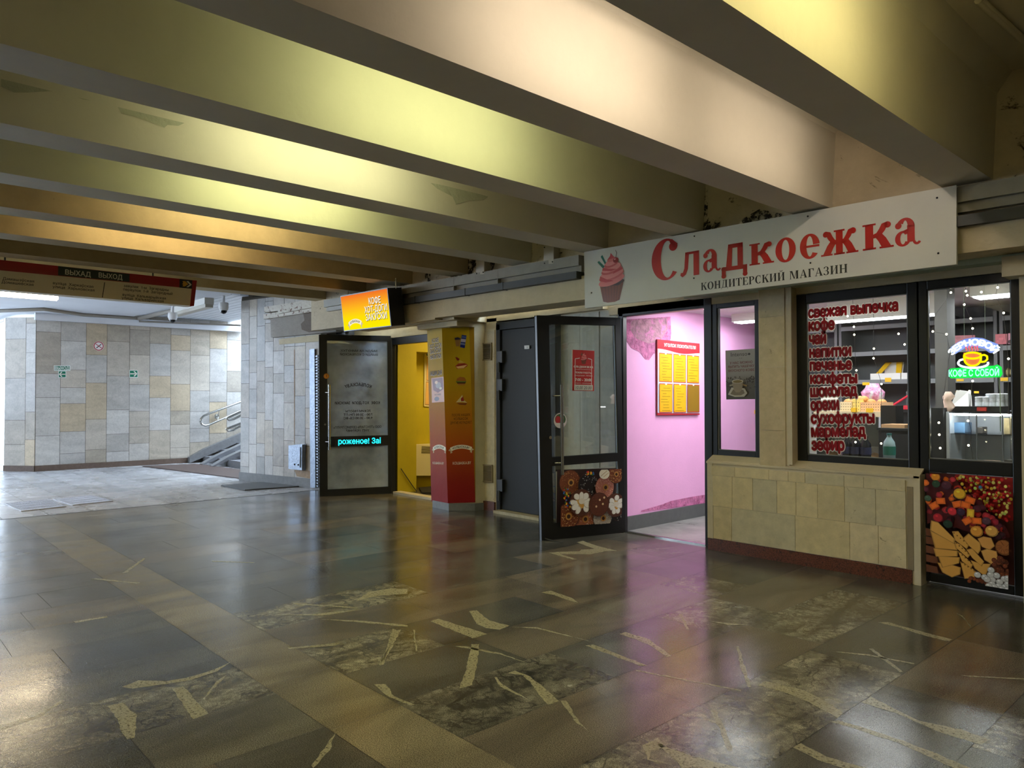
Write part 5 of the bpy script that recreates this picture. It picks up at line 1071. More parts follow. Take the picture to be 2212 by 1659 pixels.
P4 = [LW.at(*q)+ln*.02 for q in ((673, 1052), (683, 1053), (681, 754), (671, 756))]; r = thing('roller_grille', 'galvanised post with black folding grille beside the kiosk door', 'folding grille', (P4[0]+P4[1])/2)
m = MB(); m.hexa(P4, -ln*.1); m.build('post', GALV, r, bevel=.005)
P5 = [LW.at(*q) for q in ((684.5, 1053), (691, 1054), (690, 766), (683, 767))]; m = MB(); m.hexa(P5, -ln*.06); m.build('channel', BLACK, r)
m = MB()
for k in range(46): v = (k+.3)/46; m.hexa([bil(P5, -.05, v), bil(P5, .6, v), bil(P5, .6, v+.011), bil(P5, -.05, v+.011)], ln*.012)
m.build('grille', GALV, r)
bp_ = yplane(0, 5.50)
m = MB(); m.hexa([bp_.at(*q) for q in ((726, 722), (746, 722), (744, 668), (722, 671))], (0, .15, 0)); tag(m.build('shutter_box', BLACK), 'black box end behind the lit kiosk sign', 'box')
# ------------------------------------------------------------------ sweet shop interior shell
m = MB(); m.box(-4.95, -4.75, 5.9, 8.9, 0, 2.4)
m.quad([PX(x, y, -4.747) for x, y in ((1353, 690), (1448, 684), (1450, 720), (1447, 745), (1430, 762), (1412, 764), (1402, 778), (1394, 776), (1382, 760), (1364, 752), (1353, 735))], 1)
m.quad([PX(x, y, -4.746) for x, y in ((1362, 692), (1440, 686), (1442, 712), (1425, 738), (1400, 742), (1372, 730), (1362, 712))], 2)
m.quad([PX(x, y, -4.746) for x, y in ((1385, 1103), (1430, 1090), (1450, 1082), (1490, 1074), (1527, 1068), (1527, 1086), (1460, 1096), (1385, 1106))], 1)
struct(m.build('wall_shop', [PINK, mat('pink_damage', rgb(206, 120, 168), .8, noise=(14, .5), bump=(40, .5), stain=(20, .56, rgb(150, 70, 110))), mat('damp_patch', rgb(176, 128, 146), .8, noise=(16, .5), bump=(30, .5), stain=(11, .52, rgb(206, 130, 176)))]))
m = MB(); m.box(-4.75, -4.735, 5.92, 8.45, 0, .145); struct(m.build('baseboard_shop', mat('grey_skirting', rgb(92, 94, 94), .5, noise=(12, .12))))
DKWALL = mat('dark_grey_board', rgb(84, 86, 88), .6, noise=(6, .1))
m = MB(); m.box(-4.95, 1.4, 8.85, 8.95, 0, 2.4); m.box(1.3, 1.4, 6.0, 8.9, 0, 2.4); struct(m.build('wall_shop_rear', DKWALL))
m = MB(); m.box(-4.95, 1.4, 5.95, 8.95, 2.30, 2.42); struct(m.build('ceiling_shop', mat('shop_ceiling', rgb(214, 212, 214), .7)))
m = MB(); m.box(-4.75, 1.3, 5.86, 8.85, -.01, .004); struct(m.build('floor_shop', mat('shop_floor_stone', rgb(150, 150, 146), .22, noise=(3, .3), stain=(4, .62, rgb(120, 116, 112)))))
emis('shop_panel', (.93, .95, 1.0), 27)
for x, y, w, d, lab in ((-2.86, 7.5, .95, .14, 'white tube light seen behind the red word list'), (-1.72, 7.3, .55, .2, 'white panel light over the glowing coffee sign'), (-4.26, 7.66, .5, .16, 'white panel light beside the pink wall'), (-4.0, 6.75, .8, .3, 'added hidden panel light just inside the shop door'), (-2.5, 6.25, .8, .2, 'added unseen panel light above the word-list window'), (-1.65, 6.2, .55, .16, 'added unseen panel light above the white display cabinet')):  # door, word-list and cabinet panels are added out of view for brightness
    zt = 2.105 if y == 7.5 else 2.20 if y > 7 else 2.285
    r = thing('ceiling_light', lab, 'lamp', (x, y, zt), 'shop ceiling lights'); b = MB(); b.box(x-w/2-.02, x+w/2+.02, y-d/2-.02, y+d/2+.02, zt+.012, 2.30); b.build('housing', HOUS, r)
    b = MB(); b.box(x-w/2, x+w/2, y-d/2, y+d/2, zt, zt+.011); b.build('diffuser', MATS['shop_panel'], r)
# ------------------------------------------------------------------ customers' corner board on the pink wall
KP = Plane((-4.728, 0, 0), (1, 0, 0)); c = Card(KP, (1419.5, 733), (1510.5, 742), (1511, 896), (1420.5, 897)); w, h = c.w, c.h
r = thing('notice_board', 'red headed customer notice board with yellow sheets on the pink wall', 'notice board', c.pt(w/2, 0))
c.slab(.016, rgb(150, 30, 40)); c.r(0, 0, w, h, rgb(196, 210, 232)); c.poly([(0, 0), (w, 0), (w, h*.02), (0, h*.03)], rgb(176, 40, 50))
c.poly([(0, h*.855)]+[(w*k/10, h*(.86+.018*math.sin(k*.62+1.2)-.012*k/10)) for k in range(11)]+[(w, h), (0, h)], rgb(196, 34, 48)); c.text('УГОЛОК ПОКУПАТЕЛЯ', w*.52, h*.915, h*.042, rgb(245, 240, 240), w*.76, .03, slant=.1); c.mb.build('board', PRINT, r)
for j in range(2):
    for i in range(3):
        c.fresh(); u0, v0 = w*(.03+i*.325), h*(.44-j*.405); u1, v1 = u0+w*.30, v0+h*.385
        c.r(u0, v0, u1, v1, rgb(186, 50, 50)); c.r(u0+.008, v0+.008, u1-.008, v1-.008, rgb(226, 176, 26) if (i, j) != (2, 1) else rgb(140, 106, 26))
        for k in range(9 if (i, j) != (2, 1) else 0):
            vv = v1-.05-k*.03; a = rp.uniform(.1, .3); b = rp.uniform(.5, .92); c.r(u0+(u1-u0)*a, vv, u0+(u1-u0)*b, vv+.004, rgb(120, 90, 20))
        c.e((u0+u1)/2, v1-.005, .016, .01, rgb(236, 232, 220), 10); c.mb.build('sheet_pocket', PRINT, r)
# ------------------------------------------------------------------ coffee poster in the narrow window
c = Card(yplane(0, 5.862), (1567.5, 757), (1635.5, 753), (1637, 862), (1569, 863)); w, h = c.w, c.h
c.grad(0, 0, w, h, [(0, rgb(70, 64, 50)), (.3, rgb(88, 82, 66)), (.5, rgb(150, 146, 138)), (1, rgb(168, 166, 162))])
c.text('Intenso', w*.44, h*.87, h*.085, rgb(66, 62, 62), w*.52, -.005); c.e(w*.76, h*.90, w*.04, h*.022, rgb(66, 62, 62), 12); c.r(w*.44, h*.825, w*.47, h*.832, rgb(60, 50, 50)); c.r(w*.50, h*.825, w*.53, h*.832, rgb(60, 50, 50))
for t, v, ww in (('У НАС МОЖНО', .715, .72), ('ВЫПИТЬ ЧАШЕЧКУ', .64, .82), ('ВКУСНОГО КОФЕ', .56, .82)): c.text(t, w*.5, h*v, h*.048, rgb(110, 36, 40), w*ww, .012)
for k in range(90): c.e(w*rp.uniform(.03, .97), h*rp.uniform(.18, .46), .008, .005, jit(rgb(66, 54, 40), .3), 8, rp.uniform(0, 3))
c.poly([(w*.08, h*.10), (w*.2, h*.24), (w*.62, h*.22), (w*.7, h*.12), (w*.6, h*.05), (w*.3, h*.05)], rgb(190, 184, 166)); c.poly([(w*.16, h*.11), (w*.25, h*.2), (w*.58, h*.19), (w*.62, h*.12), (w*.5, h*.08), (w*.3, h*.08)], rgb(120, 108, 84))
c.poly([(w*.22, h*.36), (w*.58, h*.36), (w*.54, h*.2), (w*.46, h*.14), (w*.34, h*.14), (w*.27, h*.2)], rgb(150, 136, 108)); c.e(w*.4, h*.36, w*.18, h*.04, rgb(206, 196, 170), 20); c.e(w*.4, h*.357, w*.15, h*.03, rgb(130, 112, 60), 20)
c.poly([(w*.14, h*.29), (w*.25, h*.31), (w*.25, h*.28), (w*.14, h*.27)], rgb(170, 156, 126)); c.poly([(w*.56, h*.31), (w*.7, h*.28), (w*.68, h*.25), (w*.56, h*.28)], rgb(150, 120, 60))
c.line([(w*.40, h*.39), (w*.37, h*.44), (w*.43, h*.48)], .006, rgb(150, 146, 132)); c.slab(.002, rgb(190, 188, 180))
tag(c.mb.build('coffee_poster', PRINT), 'grey poster with a coffee cup taped in the narrow window', 'poster')
# ------------------------------------------------------------------ red vinyl words on the window
WP = yplane(0, 5.862); WR, WC = rgb(158, 4, 18), rgb(240, 230, 214)
WV = bpy.data.materials.new('window_vinyl'); WV.use_nodes = True; _n = WV.node_tree; _b = _n.nodes['Principled BSDF']; _b.inputs['Roughness'].default_value = .4
_a = _n.nodes.new('ShaderNodeAttribute'); _a.attribute_name = 'Col'; _t = _n.nodes.new('ShaderNodeBsdfTranslucent'); _m = _n.nodes.new('ShaderNodeMixShader'); _m.inputs[0].default_value = .45
_n.links.new(_a.outputs['Color'], _b.inputs['Base Color']); _n.links.new(_a.outputs['Color'], _t.inputs[0]); _n.links.new(_b.outputs[0], _m.inputs[1]); _n.links.new(_t.outputs[0], _m.inputs[2]); _n.links.new(_m.outputs[0], [n for n in _n.nodes if n.type == 'OUTPUT_MATERIAL'][0].inputs[0])
for t, x0, x1, yb0, yb1, xh in (('свежая выпечка', 1072, 1925, 290, 217, 76), ('кофе', 1075, 1325, 412, 396, 78), ('чай', 1080, 1245, 538, 528, 78), ('напитки', 1083, 1482, 663, 645, 76), ('печенье', 1087, 1487, 786, 770, 76), ('конфеты', 1090, 1538, 910, 896, 76), ('шоколад', 1093, 1540, 1033, 1022, 78), ('орехи', 1097, 1368, 1160, 1152, 78), ('сухофрукты', 1100, 1703, 1285, 1280, 78), ('мармелад', 1103, 1620, 1410, 1406, 78), ('зефир', 1106, 1420, 1535, 1538, 78)):
    f = lambda x, y: (1500+.229*x, 620+.229*y)
    c = Card(WP, f(x0, yb0-xh), f(x1, yb1-xh), f(x1, yb1), f(x0, yb0)); hh = c.h*1.34; W2 = text_geo(t, 0, 1.0)[2]; W2 = W2[1]-W2[0]
    tilt = math.atan2((c.P[2]-c.P[3]).z, (c.P[2]-c.P[3]).x)
    if abs(tilt) < .02: c.ex = Vector((1, 0, 0)); c.ey = Vector((0, 0, 1))
    c.text(t, c.w/2, 0, hh, WC, c.w*(W2+.26)/(W2+.12), .13, spacing=1.0, d=.0005); c.text(t, c.w/2, 0, hh, WR, c.w, .06, spacing=1.0, d=.0012)
    tag(c.mb.build('window_lettering', WV), 'red vinyl window word reading '+t, 'window lettering', 'red words on the shop window')
# ------------------------------------------------------------------ neon coffee sign
NP = yplane(0, 5.965)
def N(x, y): return NP.at(2000+.0965*x, 700+.0965*y)
r = thing('neon_sign', 'glowing neon coffee cup sign with white arched word and green lettering', 'neon sign', N(1060, 1200))
def nm(n, col, st): return emis(n, col, st, False)
NW, NG, NY, NR = nm('neon_white', (.85, .93, 1), 2.4), nm('neon_mint', (.35, 1, .78), 1.2), nm('neon_yellow', (1, .66, .0), 1.15), nm('neon_red', (1, .12, .16), .9)
ACR = mat('acrylic_green_lit', rgb(0, 214, 70), .3, emit=.75); ACB = mat('acrylic_blue_lit', rgb(120, 140, 214), .3, emit=.45)
NB = Vector((0, .012, 0))
def nslab(pts, y, mt, nm_):
    b = MB(); b.hexa([N(*p)+Vector((0, y, 0)) for p in pts], (0, .004, 0)); b.build(nm_, mt, r)
nslab([(510, 560), (560, 500), (700, 400), (850, 330), (1050, 295), (1250, 310), (1450, 390), (1590, 440), (1625, 500), (1600, 560), (1450, 650), (1400, 640), (1300, 560), (1050, 500), (860, 540), (720, 620), (640, 670), (560, 640)], .016, ACB, 'backing')
nslab([(490, 1030), (540, 990), (1500, 930), (1590, 905), (1680, 960), (1700, 1120), (1650, 1190), (540, 1215), (490, 1160)], .016, ACR, 'backing')
cN = Card(NP, (2000, 700), (2200, 700), (2200, 860), (2000, 860))
def nt2(t, mt, nm_, x0, x1, y, hpx, b, arc=None, sp=1.0):
    cN.fresh(); p0, p1 = N(x0, y)-cN.o, N(x1, y)-cN.o; u0, u1, v = p0.dot(cN.ex), p1.dot(cN.ex), (p0.dot(cN.ey)+p1.dot(cN.ey))/2
    hh = (N((x0+x1)/2, y-hpx)-N((x0+x1)/2, y)).length
    cN.text(t, (u0+u1)/2, v, hh, None, u1-u0, b, arc=arc, d=.004, spacing=sp)
    return cN.mb.build(nm_, mt, r)
k_ = (N(1600, 560)-N(520, 560)).length
nt2('ЗЕРНОВОЙ', NW, 'lettering', 520, 1610, 470, 130, .045, arc=k_*.52, sp=.95)
nt2('КОФЕ С СОБОЙ', NG, 'lettering', 515, 1645, 1165, 150, .03)
def ntube(pts, rad, mt, nm_, closed=False):
    b = MB(); b.tube([N(*p) for p in pts], rad, 8, closed=closed); b.build(nm_, mt, r)
def eps(cx, cy, rx, ry, a0, a1, n=24): return [(cx+rx*math.cos(math.radians(a0+(a1-a0)*i/n)), cy-ry*math.sin(math.radians(a0+(a1-a0)*i/n))) for i in range(n+1)]
ntube(eps(1045, 705, 190, 68, 0, 345), .007, NY, 'cup_rim', True)
ntube([(855, 720)]+eps(1045, 780, 185, 155, 180, 360)+[(1235, 715)], .007, NY, 'cup_body')
ntube([(1240, 700), (1310, 690), (1370, 720), (1375, 790), (1320, 840), (1240, 850)], .007, NY, 'cup_handle')
ntube([(830, 790), (760, 810), (725, 860)]+eps(1060, 880, 335, 100, 185, 355)+[(1390, 850)], .007, NW, 'saucer')
for x in (905, 970, 1035, 1100, 1155): ntube([(x, 600), (x+14, 570), (x-14, 530), (x+8, 485)], .004, NR, 'steam')
nslab([(830, 640), (1230, 640), (1230, 800), (1180, 900), (1050, 940), (910, 900), (850, 800)], .010, mat('acrylic_orange_lit', rgb(230, 130, 80), .3, emit=.45), 'backing')
b = MB(); b.tube([N(1640, 1200), N(1640, 1350), N(1660, 1480), N(1665, 1800), N(1670, 2400)], .003, 6); b.tube([N(860, 300), Vector((N(860, 300).x, 5.965, 2.2))], .0012, 4); b.tube([N(1330, 330), Vector((N(1330, 330).x, 5.965, 2.2))], .0012, 4); b.build('cord', mat('pale_cord', rgb(170, 200, 170), .4), r)
# ------------------------------------------------------------------ fairy light strings behind the glass
BULB = emis('fairy_bulb', (1, .86, .56), 14, False); WIRE = mat('fairy_wire', rgb(40, 38, 34), .5)
for pts, bulbs, lab in (
    ([(1842, 650), (1845, 706), (1847, 760), (1850, 800), (1849, 960)], [(1844.6, 706), (1845.3, 723), (1850, 800), (1848, 955), (1831, 683)], 'fairy light string hanging behind the word напитки'),
    ([(1886, 645), (1888, 753), (1887, 774), (1896, 800), (1904, 829), (1903, 958)], [(1887.7, 753), (1887, 774), (1904, 829.5), (1903.5, 958), (1941, 721), (1954, 744)], 'fairy light string hanging in the gap right of the red words'),
    ([(2085, 622), (2087, 629), (2083, 658), (2096, 688), (2101, 709), (2100, 824), (2093, 908), (2098, 930), (2097, 960), (2102, 992)], [(2086.5, 629), (2089.5, 638), (2083, 658), (2096.7, 688), (2101, 709.5), (2101, 823), (2091, 909), (2092, 962), (2094, 845)], 'fairy light string crossing the front of the neon cup'),
    ([(2054, 622), (2054, 632), (2020, 680), (2014, 716), (2045, 722), (2052, 760), (2030, 914), (2032, 968)], [(2054, 632), (2015, 716), (2044.5, 722), (2028, 913), (2029, 939), (2031, 968)], 'fairy light string near the left edge of the tall window'),
    ([(2155, 620), (2150, 640), (2168, 677), (2178, 775), (2178, 870), (2182, 930), (2184, 992)], [(2155, 621), (2120, 631), (2168, 676), (2178.5, 775), (2196, 833), (2191, 895), (2188, 956)], 'fairy light string near the right edge of the tall window')):
    Q = [PY(x, y, 6.01) for x, y in pts]; r = thing('fairy_lights', lab, 'string lights', Q[0], 'fairy light strings'); b = MB(); b.tube([Vector((Q[0].x, Q[0].y, 2.29))]+Q, .0016, 5); b.build('wire', WIRE, r)
    for x, y in bulbs: b = MB(); b.ball(PY(x, y, 6.005), .0075, 8); b.build('bulb', BULB, r)
c = Card(yplane(0, 5.880), (1736, 661), (1754, 659), (1764, 986), (1748, 987)); c.r(0, 0, c.w, c.h, rgb(236, 232, 222)); tag(c.mb.build('white_film_strip', WV), 'upright white film strip down the left side of the word-list window', 'film strip')
# ------------------------------------------------------------------ shop furniture
def px_box(x0, y0, x1, y1, Y, dep, mb, mi=0, col=None):
    a, b = PY(x0, (y0+y1)/2, Y), PY(x1, (y0+y1)/2, Y); z1 = PY((x0+x1)/2, y0, Y).z; z0 = PY((x0+x1)/2, y1, Y).z
    mb.box(a.x, b.x, Y, Y+dep, z0, z1, mi, col); return a.x, b.x, z0, z1
def zat(x, y, Y): return PY(x, y, Y).z
SHEL = mat('shelf_grey', rgb(98, 100, 102), .5); SHELB = mat('shelf_back_grey', rgb(74, 77, 80), .6, noise=(5, .12)); STRIP = mat('price_strip', rgb(120, 124, 126), .45)
TAGM = mat('price_tag_yellow', rgb(236, 186, 30), .5); CARD = mat('cardboard', rgb(190, 150, 106), .8, noise=(10, .1)); WHITE = mat('white_plastic', rgb(226, 226, 222), .45); BREAD = mat('bun_crust', rgb(206, 150, 84), .6, noise=(14, .3)); CREAMP = mat('cream_plastic', rgb(230, 214, 176), .5)
shz = [zat(1920, y, 8.45) for y in (940, 884, 820, 758, 700)]
def shelving(x0, x1, lab):
    r = thing('shelf_unit', lab, 'shelf', ((x0+x1)/2, 8.6, 0), 'shop shelving'); b = MB(); b.box(x0, x1, 8.80, 8.84, .05, 2.2); b.build('back_panel', SHELB, r)
    for xx in (x0, x1-.03): b = MB(); b.box(xx, xx+.03, 8.46, 8.80, 0, 2.2); b.build('upright', SHEL, r)
    for z in shz: b = MB(); b.box(x0+.03, x1-.03, 8.46, 8.80, z-.025, z); sb = b.build('shelf_board', SHEL, r); b = MB(); b.box(x0+.03, x1-.03, 8.448, 8.459, z-.045, z+.002); b.build('price_strip', STRIP, sb)
    return r
shelving(-4.748, -3.72, 'grey shelf unit in the corner by the pink wall'); shelving(-3.70, -2.62, 'grey shelf unit behind the red words'); shelving(-2.60, -2.14, 'grey shelf unit behind the neon sign'); shelving(-2.12, -.9, 'grey shelf unit at the far right of the shop')
def ptag(x0, y0, x1, y1, Y, lab):
    b = MB(); px_box(x0, y0, x1, y1, Y, .004, b); tag(b.build('price_tag', TAGM), lab, 'price tag', 'yellow price tags')
for q, lab in (((1911.5, 816, 1925, 825), 'yellow price tag under the yellow-sided trays'), ((1628.5, 886, 1636, 894), 'yellow price tag low by the pink wall edge'), ((2066, 818.5, 2081.5, 823.5), 'yellow price tag below the word of the green neon'), ((2161, 815.5, 2178, 823), 'yellow price tag under the bagged buns'), ((1949, 878.5, 1964, 887), 'yellow price tag below the red-edged case'), ((1635, 918, 1645, 929), 'yellow price tag lowest by the pink wall edge')): ptag(*q, 8.443, lab)
# trays on the back shelf
for x0, x1, lab in ((1880, 1945, 'white tray with yellow ends behind the word напитки'), (1947, 1972, 'white tray with yellow ends partly behind the window post')):
    xa, xb = PY(x0, 815, 8.5).x, PY(x1, 815, 8.5).x; z0 = shz[2]+.001; r = thing('goods_tray', lab, 'tray', ((xa+xb)/2, 8.6, z0), 'yellow-ended trays')
    b = MB(); b.box(xa, xb, 8.5, 8.78, z0, z0+.02); b.box(xa, xb, 8.5, 8.515, z0+.02, z0+.07); b.hexa([(xa+.06, 8.72, z0+.02), (xb-.06, 8.72, z0+.02), (xb-.06, 8.78, z0+.20), (xa+.06, 8.78, z0+.20)], (0, .005, 0)); b.build('tray_body', WHITE, r)
    for s, xx in ((1, xa), (-1, xb)): b = MB(); b.hexa([(xx, 8.5, z0), (xx+s*.05, 8.5, z0), (xx+s*.13, 8.75, z0+.2), (xx+s*.07, 8.75, z0+.2)], (0, .02, 0)); b.build('yellow_end', TAGM, r)
for k, (x, y) in enumerate(((1634, 884), (1640, 884), (1646, 884), (1635, 940), (1642, 940))):
    X = PY(x, y, 8.5).x; z0 = shz[1 if y < 900 else 0]+.001; b = MB(); b.lathe((X, 8.52, z0), [(.028, 0), (.03, .01), (.03, .10), (.022, .12), (.022, .14)], 10)
    tag(b.build('candy_jar', mat('jar_'+str(k % 2), (rgb(120, 160, 110), rgb(196, 120, 130))[k % 2], .3, noise=(30, .5))), 'small jars of sweets on the shelf edge seen beside the pink wall', 'jar', 'jars beside the pink wall')
# bread counter
zb_ = zat(1860, 889, 7.3); xa, xb = PY(1757, 889, 7.3).x, PY(1905, 889, 7.3).x
r = thing('bread_counter', 'glass fronted counter with pale top shelf behind the red words', 'counter', ((xa+xb)/2, 7.5, 0)); b = MB(); b.box(xa, xb, 7.3, 7.75, zb_-.05, zb_); b.build('top_shelf', mat('pale_wood', rgb(214, 196, 160), .6), r)
b = MB(); b.box(xa, xa+.03, 7.3, 7.75, .004, zb_-.05); b.box(xb-.03, xb, 7.3, 7.75, .004, zb_-.05); b.box(xa+.03, xb-.03, 7.70, 7.75, .004, zb_-.05); b.build('cabinet_body', mat('pale_grey_panel', rgb(190, 192, 198), .5), r)
for z in (.45, .72): b = MB(); b.box(xa+.03, xb-.03, 7.34, 7.70, z, z+.012); b.build('glass_shelf', WHITE, r)
b = MB(); b.box(xa+.03, xb-.03, 7.303, 7.309, .3, zb_-.05); b.build('glass_front', GLASS, r)
for k in range(9):
    z = .462 if k % 2 else .732; x = xa+.12+k*(xb-xa-.2)/9; b = MB(); b.ball((x, 7.45, z+.04), .055, 10, 0, None, (1, 1, .72)); tag(b.build('bun', BREAD), 'round glazed buns on the glass shelves of the bread counter', 'bun', 'buns in the bread counter')
for q, lab in (((1838, 881, 1852, 890), 'yellow price tag under the left bread basket'), ((1870.5, 882, 1886, 891), 'yellow price tag under the peach bread basket')): ptag(*q, 7.292, lab)
def basket(x0, x1, y0, col, lab):
    xa, xb = PY(x0, 880, 7.35).x, PY(x1, 880, 7.35).x; zt = zat((x0+x1)/2, y0, 7.35); r = thing('bread_basket', lab, 'basket', ((xa+xb)/2, 7.5, zb_), 'bread baskets'); z0 = zb_+.001
    M_ = mat('basket_'+lab.split()[0], col, .5); b = MB(); b.box(xa, xb, 7.35, 7.36, z0, zt); b.box(xa, xb, 7.62, 7.63, z0, zt); b.box(xa, xa+.01, 7.36, 7.62, z0, zt); b.box(xb-.01, xb, 7.36, 7.62, z0, zt); b.box(xa, xb, 7.36, 7.62, z0, z0+.01); b.build('basket_body', M_, r)
    hM = mat('basket_hole', rgb(120, 96, 70), .8); n = int((xb-xa)/.022); b = MB()
    for i in range(n):
        for j in range(3): b.box(xa+.008+i*.022, xa+.016+i*.022, 7.3485, 7.3495, z0+.012+j*(zt-z0)/3.4, z0+.02+j*(zt-z0)/3.4)
    b.build('hole_pattern', hM, r)
    return xa, xb, zt
for x0, x1, y0, col, lab in ((1815, 1840, 868, rgb(236, 216, 170), 'cream perforated basket of rolls beside the word орехи'), (1842, 1858, 862, rgb(240, 214, 120), 'yellow perforated basket between the other two'), (1859, 1905, 869, rgb(240, 190, 140), 'peach perforated basket under the pink bag')):
    xa, xb, zt = basket(x0, x1, y0, col, lab); n = max(2, int((xb-xa)/.07))
    for k in range(n): b = MB(); b.ball((xa+(xb-xa)*(k+.5)/n, 7.48, zt-.004), .045, 10, 0, None, (1, 1.3, .8)); tag(b.build('bread_roll', BREAD), 'bread rolls heaped in the '+lab.split()[0]+' basket', 'bread roll', 'rolls in the '+lab.split()[0]+' basket')
b = MB(); xa, xb = PY(1860, 860, 7.55).x, PY(1893, 860, 7.55).x; zl, zh = zb_+.07, zat(1876, 828, 7.55)
b.lathe(((xa+xb)/2, 7.66, zl), [(.06, 0), (.10, .04), (.105, .12), (.075, (zh-zl)*.8), (.05, zh-zl)], 14)
for v in b.v: v.x += math.sin(v.z*60+v.y*40)*.008; v.y += math.cos(v.z*50+v.x*30)*.006
r = thing('sweets_bag', 'pink and clear bag of sweets with a yellow tag above the bread baskets', 'bag', ((xa+xb)/2, 7.66, zl)); b.build('bag_body', mat('pink_foil', rgb(206, 140, 176), .25, noise=(22, .5), bump=(25, .6), stain=(9, .5, rgb(196, 200, 204))), r)
b = MB(); px_box(1863, 826, 1878, 832, 7.54, .004, b); b.build('price_card', TAGM, r)
b = MB(); px_box(1773, 834, 1809, 867, 7.5, .02, b); tag(b.build('white_board', WHITE), 'blank white board behind the word шоколад', 'board')
# red edged case and dark cabinet on the right of window one
xa, xb = PY(1927, 880, 7.9).x, PY(1975, 880, 7.9).x; z0, z1 = zat(1950, 880, 7.9), zat(1950, 845, 7.9)
r = thing('display_case', 'dark display case with red edging at the right of the word list', 'display case', ((xa+xb)/2, 8.1, z0)); b = MB(); b.box(xa, xb, 7.9, 8.3, z0-.05, z0); b.box(xa, xb, 8.28, 8.3, z0, z1); b.build('case_body', SHELB, r)
b = MB(); b.box(xa, xb, 7.885, 7.9, z0-.02, z0+.02); b.tube([(xa+.01, 7.9, z0+.02), (xa+.1, 8.25, z1)], .012, 6); b.build('red_edge', mat('red_edging', rgb(200, 40, 60), .5), r)
b = MB(); b.box(xa, xb, 7.92, 8.28, .004, z0-.05); b.build('base_cabinet', DARKDOOR, r)
xa, xb = PY(1898, 960, 6.7).x, PY(1972, 960, 6.7).x; z1 = zat(1930, 930, 6.7)
b = MB(); b.box(xa, xb, 6.7, 7.2, .004, z1); b.box(xa-.01, xb+.01, 6.69, 7.2, z1, z1+.02); tag(b.build('dark_cabinet', DARKDOOR), 'dark low cabinet behind the green water bottle', 'cabinet')
b = MB(); q = px_box(1903, 917, 1954, 928, 6.75, .25, b); tag(b.build('cardboard_box', CARD), 'flat cardboard box on the dark low cabinet', 'box')
b = MB(); xx = PY(1917, 885, 7.0).x; b.box(xx-.06, xx+.07, 7.0, 7.18, z1+.021, zat(1917, 876, 7.0)); tag(b.build('black_machine', BLACK), 'tall black machine standing beside the cardboard box', 'machine')
# inner window shelf with bottles
zs = zat(1850, 990, 6.3)
b = MB(); b.box(-2.80, -2.02, 6.15, 6.5, zs-.03, zs); [b.box(x, x+.03, 6.2, 6.45, .004, zs-.03) for x in (-2.8, -2.05)]; tag(b.build('display_table', SHELB), 'narrow dark table just inside the word-list window', 'table')
def bottle(x, y_, ztop, rad, body, label, capm, lab, grp=None):
    X = PY(x, 960, y_).x; h = ztop-zs; r = thing('drink_bottle', lab, 'bottle', (X, y_, zs), grp); b = MB(); b.lathe((X, y_, zs), [(rad*.85, 0), (rad, .01), (rad, h*.55), (rad*.9, h*.68), (rad*.38, h*.86), (rad*.36, h*.93)], 16); b.build('bottle_body', body, r)
    b = MB(); b.lathe((X, y_, zs), [(rad*1.02, h*.2), (rad*1.02, h*.52)], 16); b.build('label', label, r); b = MB(); b.lathe((X, y_, zs+h*.93), [(rad*.44, 0), (rad*.44, h*.07)], 12); b.build('cap', capm, r)
DKB = mat('dark_bottle', rgb(20, 22, 30), .12); DKL = mat('navy_label', rgb(44, 50, 84), .5, noise=(40, .4))
for x, lab in ((1829, 'left of three dark drink bottles'), (1849, 'middle one of three dark drink bottles'), (1870, 'dark drink bottle nearest the green one')): bottle(x, 6.3, zat(1849, 942, 6.3), .042, DKB, DKL, DKB, lab, 'dark bottles in the window')
bottle(1921, 6.3, zat(1921, 936, 6.3), .046, mat('clear_pet', rgb(150, 176, 180), .1), mat('green_label', rgb(40, 120, 106), .4), mat('green_cap', rgb(30, 90, 90), .4), 'clear bottle with a green label and cap in the window')
# right-hand window: post, posters, cups, white display cabinet
b = MB(); q = PY(2020, 800, 6.9).x, PY(2047, 800, 6.9).x; b.box(q[0], q[1], 6.9, 7.1, .004, 2.3); struct(b.build('pillar', mat('concrete_grey', rgb(84, 83, 80), .8, noise=(7, .12))))
for q, col, lab in (((2049, 725, 2106, 745), rgb(196, 120, 128), 'pink sweets poster left above the neon cup'), ((2150, 722, 2176, 744), rgb(206, 110, 120), 'pink picture poster right above the neon cup'), ((2178, 720, 2202, 743), rgb(224, 150, 170), 'pale pink poster with dark dots at the far right')):
    c = Card(yplane(0, 8.44), (q[0], q[1]), (q[2], q[1]-1), (q[2], q[3]-1), (q[0], q[3])); c.r(0, 0, c.w, c.h, col)
    for k in range(7): c.e(c.w*rp.uniform(.15, .85), c.h*rp.uniform(.2, .8), c.w*.1, c.h*.12, jit(col, .35), 10)
    if q[0] == 2178: c.e(c.w*.2, c.h*.2, .02, .02, rgb(60, 30, 40), 10); c.e(c.w*.75, c.h*.2, .02, .02, rgb(60, 30, 40), 10)
    c.slab(.003, col); tag(c.mb.build('wall_poster', PRINT), lab, 'poster', 'pink posters in the shop')
xa, xb = PY(2150, 812, 8.5).x, PY(2204, 812, 8.5).x; z0 = shz[2]+.001
for k in range(6):
    b = MB(); x = xa+(xb-xa)*(k+.5)/6; b.ball((x, 8.6, z0+.05), .05, 10, 0, None, ((xb-xa)/.62, 1.6, 1)); tag(b.build('bagged_bun', mat('bagged_bun', rgb(206, 190, 140), .25, noise=(20, .4))), 'plastic-wrapped buns on the shelf right of the neon sign', 'bun', 'wrapped buns right of the neon')
